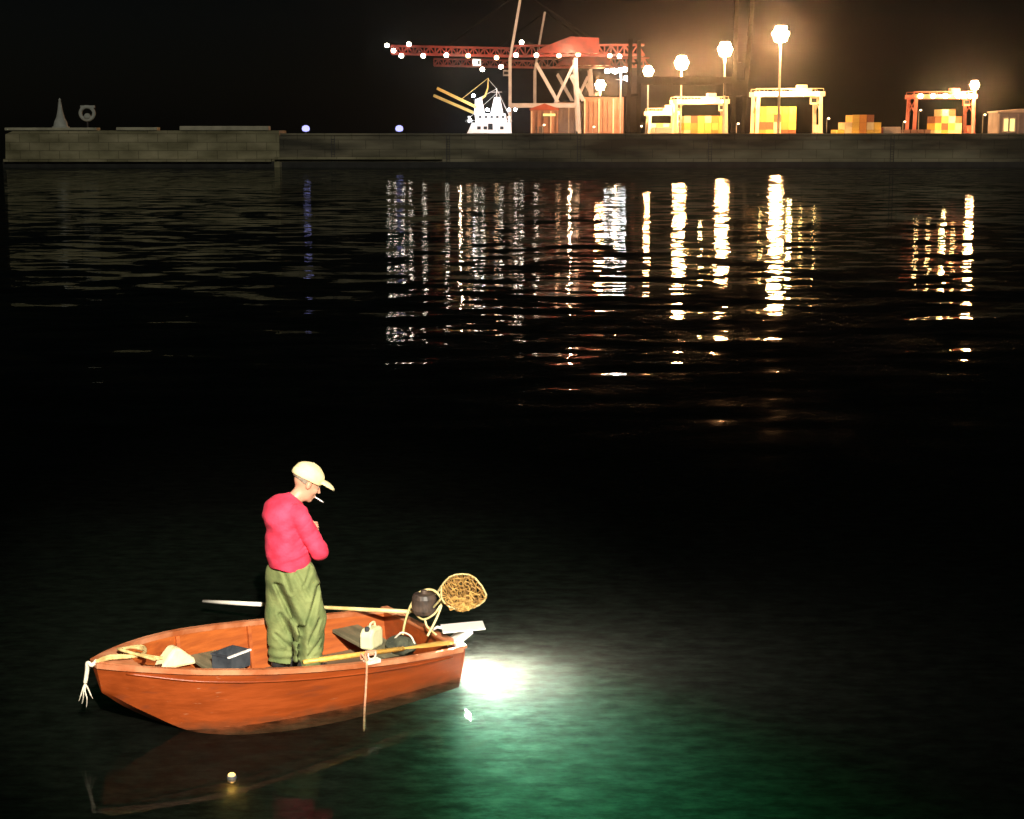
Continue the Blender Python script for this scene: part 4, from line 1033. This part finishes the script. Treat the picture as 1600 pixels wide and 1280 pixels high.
for name_, dep, seed_, m__ in (('net_bag', 0.17, 3, 'mesh'), ('net_fold', -0.05, 5, 'meshdark')):
    rg = random.Random(seed_); nb = MB(); rows = []
    for j in range(9):
        f = j / 8; row = []
        for i, q_ in enumerate(ring):
            r_ = q_.lerp(cen, f * 0.94) + Vector((0.02, -dep, -0.05)) * math.sin(f * math.pi / 2) + Vector((rg.uniform(-1, 1), rg.uniform(-1, 1), rg.uniform(-1, 1))) * 0.022 * (j > 0)
            row.append(r_)
        rows.append(row)
    vs = [p_ for r_ in rows for p_ in r_]; fs = [(j * N + i, j * N + (i + 1) % N, (j + 1) * N + (i + 1) % N, (j + 1) * N + i) for j in range(8) for i in range(N)]
    fs.append(tuple(8 * N + i for i in range(N)))
    nb.add(vs, fs); nbo = nb.build(name_, M[m__], ln)
    wf = nbo.modifiers.new('wire', 'WIREFRAME'); wf.thickness = 0.014; wf.use_even_offset = False

# lamp stand: yellow tube frame with a dark drum
S0 = BW(0.10, -0.02, 0.33)
ls = thing('lamp_stand', 'yellow tube stand with a dark round drum at the stern', 'stand', S0)
def sp(px, py, Y): return at(px, py, Y=Y) - S0
fr = MB()
fr.tube(smooth_path([sp(628, 1000, 13.72), sp(633, 972, 13.7), sp(642, 946, 13.66), sp(655, 926, 13.62), sp(676, 922, 13.56), sp(690, 938, 13.5), sp(684, 962, 13.45), sp(668, 994, 13.35)], 6), 0.0105, 7)
fr.tube(smooth_path([sp(642, 946, 13.66), sp(650, 960, 13.58), sp(662, 968, 13.5), sp(678, 960, 13.46), sp(688, 946, 13.48)], 6), 0.009, 7)
fr.tube(smooth_path([sp(664, 968, 13.5), sp(668, 980, 13.46), sp(682, 992, 13.36)], 5), 0.009, 7)
fr.build('frame', M['brass'], ls, smooth=True)
dc = sp(663, 943, 13.58)
dr = MB(); dr.lathe([(0.02, -0.09), (0.092, -0.085), (0.105, -0.05), (0.105, 0.05), (0.09, 0.085), (0.03, 0.095), (0.03, 0.115), (0.012, 0.12)], dc, 20)
dr.build('drum', M['darkmesh'], ls, smooth=False, bevel=0.004)

# the fishing lamp over the stern quarter
LP = at(722, 989, z=0.355)
fl = thing('fishing_lamp', 'white floodlight hung over the water at the stern corner', 'lamp', LP, R(8))
fl.rotation_euler = (R(2), R(-3), R(8))
MB().box((0.01, 0, 0.050), (0.36, 0.21, 0.012)).build('cover_plate', M['white'], fl, bevel=0.004)
TL = R(-36); TM = Matrix.Rotation(TL, 3, 'Y')
def tp(x, y, z): return TM @ Vector((x, y, z)) + Vector((-0.02, 0, -0.04))
hs = MB(); hs.box(tp(0, 0, 0.024), (0.24, 0.17, 0.024), 0, TL); hs.build('housing', M['white'], fl, bevel=0.006)
skirt = MB()
for x_, y_, sx_, sy_ in ((0, 0.079, 0.24, 0.012), (0, -0.079, 0.24, 0.012), (-0.114, 0, 0.012, 0.145), (0.114, 0, 0.012, 0.145)): skirt.box(tp(x_, y_, -0.006), (sx_, sy_, 0.022), 0, TL)
skirt.build('skirt', M['white'], fl)
MB().box(tp(0, 0, 0.003), (0.214, 0.144, 0.016), 0, TL).build('lens', M['g_fish'], fl)
ar = MB(); ar.tube([(-0.13, 0.02, 0.04), (-0.20, 0.06, 0.05), (-0.26, 0.12, 0.0)], 0.012, 8); ar.build('arm', M['white'], fl)
tb_ = at(711, 1007, z=0.33) - LP
MB().box((tb_.x, tb_.y, tb_.z + 0.012), (0.07, 0.05, 0.035), R(20)).build('clamp', M['white'], fl, bevel=0.006)

# oar along the near gunwale
O0, O1 = BW(1.50, 0.58, 0.475), BW(0.10, 0.585, 0.375)
oa = thing('oar', 'yellow wooden oar lying along the near gunwale', 'oar', O0)
dd = O1 - O0
sh_ = MB(); sh_.tube([(0, 0, 0), dd * 0.10, dd * 0.105, dd * 0.66], [0.017, 0.017, 0.022, 0.020], 10); sh_.build('shaft', M['oar'], oa, smooth=True)
sd_ = dd.cross(Vector((0, 0, 1))).normalized(); bl = MB()
vs = []
for f, w_ in ((0.655, 0.018), (0.72, 0.035), (0.80, 0.058), (0.95, 0.065), (1.0, 0.055)):
    c_ = dd * f
    for a, h_ in ((-1, 0), (0, 0.011), (1, 0), (0, -0.011)): vs.append(c_ + sd_ * a * w_ + Vector((0, 0, h_)))
fs = [(4 * i + k, 4 * i + (k + 1) % 4, 4 * i + 4 + (k + 1) % 4, 4 * i + 4 + k) for i in range(4) for k in range(4)] + [(3, 2, 1, 0), (16, 17, 18, 19)]
bl.add(vs, fs); bl.build('blade', M['oar'], oa, smooth=False)
MB().tube([dd * 0.40, dd * 0.47], 0.0235, 10).build('collar', M['cord'], oa)

# pinkish cord hanging over the side at the oarlock, with the loose end on the oar
cd = [BW(0.86, 0.50, 0.40), BW(0.95, 0.60, 0.445), BW(0.98, 0.672, 0.405), BW(0.985, 0.682, 0.30), BW(0.985, 0.668, 0.12), BW(0.985, 0.655, -0.02), BW(0.99, 0.66, -0.18)]
co = MB(); co.tube(smooth_path([p_ - cd[2] for p_ in cd], 5), 0.0095, 7)
kn = [Vector((0.03 * math.cos(a), 0.02 * math.sin(a), 0.03 * math.sin(2 * a))) + Vector((-0.02, 0.03, 0.03)) for a in np.linspace(0, 2 * math.pi, 15)[:-1]]
co.tube(kn, 0.008, 6, True)
o_ = co.build('mooring_cord', M['cord'], None, smooth=True); o_.location = cd[2]; tag(o_, 'pinkish cord tied at the oarlock and hanging down the orange hull', 'cord')

# bow rope: yellowish turns over the breasthook and a frayed white tail
bp = BW(2.84, 0, 0.60)
br_ = thing('bow_rope', 'rope looped over the bow with a frayed white end hanging down', 'rope', bp)
def bo(t_, s_, z_): return BW(t_, s_, z_) - bp
yl = MB()
for k in range(3):
    yl.tube(smooth_path([bo(2.50 + 0.03 * k, 0.20, 0.585), bo(2.62, 0.13 + 0.02 * k, 0.61), bo(2.72 + 0.02 * k, 0.02, 0.625 + 0.012 * k), bo(2.70, -0.09, 0.61), bo(2.60 - 0.03 * k, -0.10, 0.60), bo(2.56, 0.02, 0.60), bo(2.66, 0.10, 0.605), bo(2.86, 0.06, 0.61 + 0.01 * k), bo(2.97 + 0.005 * k, 0.02, 0.585)], 6), 0.013, 7)
yl.build('coil', M['ropeyel'], br_, smooth=True)
e0 = at(137, 1036, Y=11.98) - bp; e1 = at(133, 1068, Y=11.98) - bp
tl = MB(); tl.tube(smooth_path([bo(2.95, 0.02, 0.60), bo(2.992, 0.03, 0.575), e0, at(136, 1050, Y=11.98) - bp, e1], 6), [0.016] * 24 + [0.012], 8); tl.build('tail', M['rope'], br_, smooth=True)
fy = MB()
for a1, a2, a3 in (((129, 1078), (126, 1088), (123, 1096)), ((133, 1080), (136, 1092), (135, 1106)), ((138, 1077), (142, 1086), (145, 1092)), ((131, 1079), (130, 1092), (128, 1100))):
    fy.tube(smooth_path([e1] + [at(*a, Y=11.98 + random.uniform(-.02, .02)) - bp for a in (a1, a2, a3)], 5), [0.0075] * 5 + [0.005] * 6 + [0.003] * 4 + [0.0015], 6)
fy.build('frayed_end', M['rope'], br_, smooth=True)

# cream foam wedge on the bow deck
wp = BW(2.28, -0.06, 0.402)
we = thing('foam_float', 'cream wedge shaped float on the bow deck', 'float', wp, BRZ)
wb = MB(); wb.prism([(-0.16, 0), (0.15, 0), (0.13, 0.045), (0.03, 0.155), (-0.02, 0.155), (-0.14, 0.05)], -0.07, 0.07); wb.build('block', M['cream'], we, bevel=0.022)
MB().tube([(-0.02, -0.072, 0.085), (-0.03, -0.095, 0.06), (-0.06, -0.10, 0.02)], 0.006, 6).build('cord', M['ropeyel'], we)

# dark open crate on the forward thwart
kp = BW(1.78, -0.08, 0.283)
kr = thing('plastic_crate', 'dark open crate with a pale rim on the forward bench', 'crate', kp, BRZ + 0.35); kr.scale = (0.8, 0.85, 0.9)
kb = MB(); 
for c_, s_ in (((0, 0, 0.008), (0.30, 0.22, 0.016)), ((0, 0.105, 0.075), (0.30, 0.012, 0.118)), ((0, -0.105, 0.075), (0.30, 0.012, 0.118)), ((0.144, 0, 0.075), (0.012, 0.198, 0.118)), ((-0.144, 0, 0.075), (0.012, 0.198, 0.118))): kb.box(c_, s_)
kb.build('box', M['crate'], kr)
kr_ = MB(); kr_.box((0, 0.108, 0.142), (0.32, 0.024, 0.014)); kr_.build('rim', M['white'], kr)
kr2 = MB(); kr2.box((0, -0.108, 0.142), (0.32, 0.024, 0.014)); kr2.box((0.148, 0, 0.142), (0.024, 0.192, 0.014)); kr2.box((-0.148, 0, 0.142), (0.024, 0.192, 0.014)); kr2.build('rim', M['crate'], kr)
ct = MB()
for k in range(6):
    a0 = random.random() * 6; ct.tube(smooth_path([(-0.1 + 0.03 * k, -0.06 + 0.05 * math.sin(a0 + j), 0.05 + 0.02 * math.sin(2 * j + a0)) for j in range(5)], 4), 0.012, 6)
o_ = ct.build('line_tangle', M['bag'], None, smooth=True); o_.scale = (0.78, 0.8, 0.8); o_.location = kp; o_.rotation_euler = (0, 0, BRZ + 0.35); tag(o_, 'tangle of dark line lying in the dark crate', 'fishing line')

# cream jerrycan on the aft thwart and dark canvas bag beside it
jp = BW(0.50, -0.02, 0.226)
jc = thing('jerrycan', 'cream plastic can on the aft bench by the man\'s legs', 'can', jp, BRZ + 0.5)
jb = MB(); jb.prism([(-0.10, 0), (0.10, 0), (0.10, 0.13), (0.06, 0.175), (-0.07, 0.175), (-0.10, 0.145)], -0.06, 0.06); jb.build('body', M['creambox'], jc, bevel=0.02)
MB().tube(smooth_path([(-0.06, 0, 0.17), (-0.05, 0, 0.205), (0.01, 0, 0.205), (0.03, 0, 0.172)], 5), 0.010, 7).build('handle', M['creambox'], jc, smooth=True)
MB().lathe([(0.022, 0), (0.022, 0.03), (0.018, 0.034)], (0.07, 0, 0.158), 12).build('screw_cap', M['crate'], jc)
gp = BW(0.36, 0.22, 0.226)
gb = thing('canvas_bag', 'dark green slumped bag on the aft bench', 'bag', gp, BRZ)
def bag_f(P): 
    d = ell(P, (0, 0, 0.06), (0.12, 0.15, 0.075)); return np.maximum(smin(d, ell(P, (0.02, 0.05, 0.09), (0.07, 0.08, 0.06)), 0.03) + wrinkle(P, 0.006, 60, 45), 0.002 - P[..., 2])
net_obj('sack', bag_f, (-0.16, -0.2, -0.02), (0.16, 0.2, 0.2), 0.01, M['bag'], gb, 1)
MB().tube(smooth_path([(0.06, 0.0, 0.13), (0.03, 0.06, 0.19), (-0.03, 0.10, 0.16), (-0.06, 0.12, 0.09)], 5), 0.008, 6).build('strap', M['rope'], gb, smooth=True)

# added floating glow standing in for a warm reflection of unknown source
wpt = at(362, 1213, z=0.0)
sw = thing('glint_glow', 'added small glow imitating a warm glint on the dark water below the hull', 'lamp', wpt)
MB().lathe([(0.004, -0.05), (0.03, -0.035), (0.036, -0.006), (0.030, 0.006)], n=14).build('float', M['pedestal'], sw, smooth=True)
MB().lathe([(0.026, 0.0065), (0.026, 0.014), (0.018, 0.022), (0.004, 0.026)], n=14).build('bulb', M['g_glint'], sw, smooth=True)  # glowing top of the added glint
ld = bpy.data.lights.new('glint_fill', 'POINT'); ld.energy = 2.0; ld.color = (1.0, 0.45, 0.08); ld.shadow_soft_size = 0.03  # added light under the surface spreads the glint
lo = bpy.data.objects.new('glint_fill', ld); col.objects.link(lo); lo.parent = sw; lo.location = (0, 0, -0.10)

# ------------------------------------------------------------------ thin night haze over the harbour
hz_m = bpy.data.materials.new('thin_haze'); hz_m.use_nodes = True
n = hz_m.node_tree.nodes; n.remove(n['Principled BSDF'])
pv = n.new('ShaderNodeVolumePrincipled'); pv.inputs['Color'].default_value = (0.85, 0.9, 0.95, 1); pv.inputs['Density'].default_value = 0.00003; pv.inputs['Anisotropy'].default_value = 0.972
hz_m.node_tree.links.new(pv.outputs[0], n['Material Output'].inputs['Volume'])
haze = MB().box((0, 560, 40.0), (1680, 1340, 93)).build('haze', hz_m); tag(haze, kind='stuff')
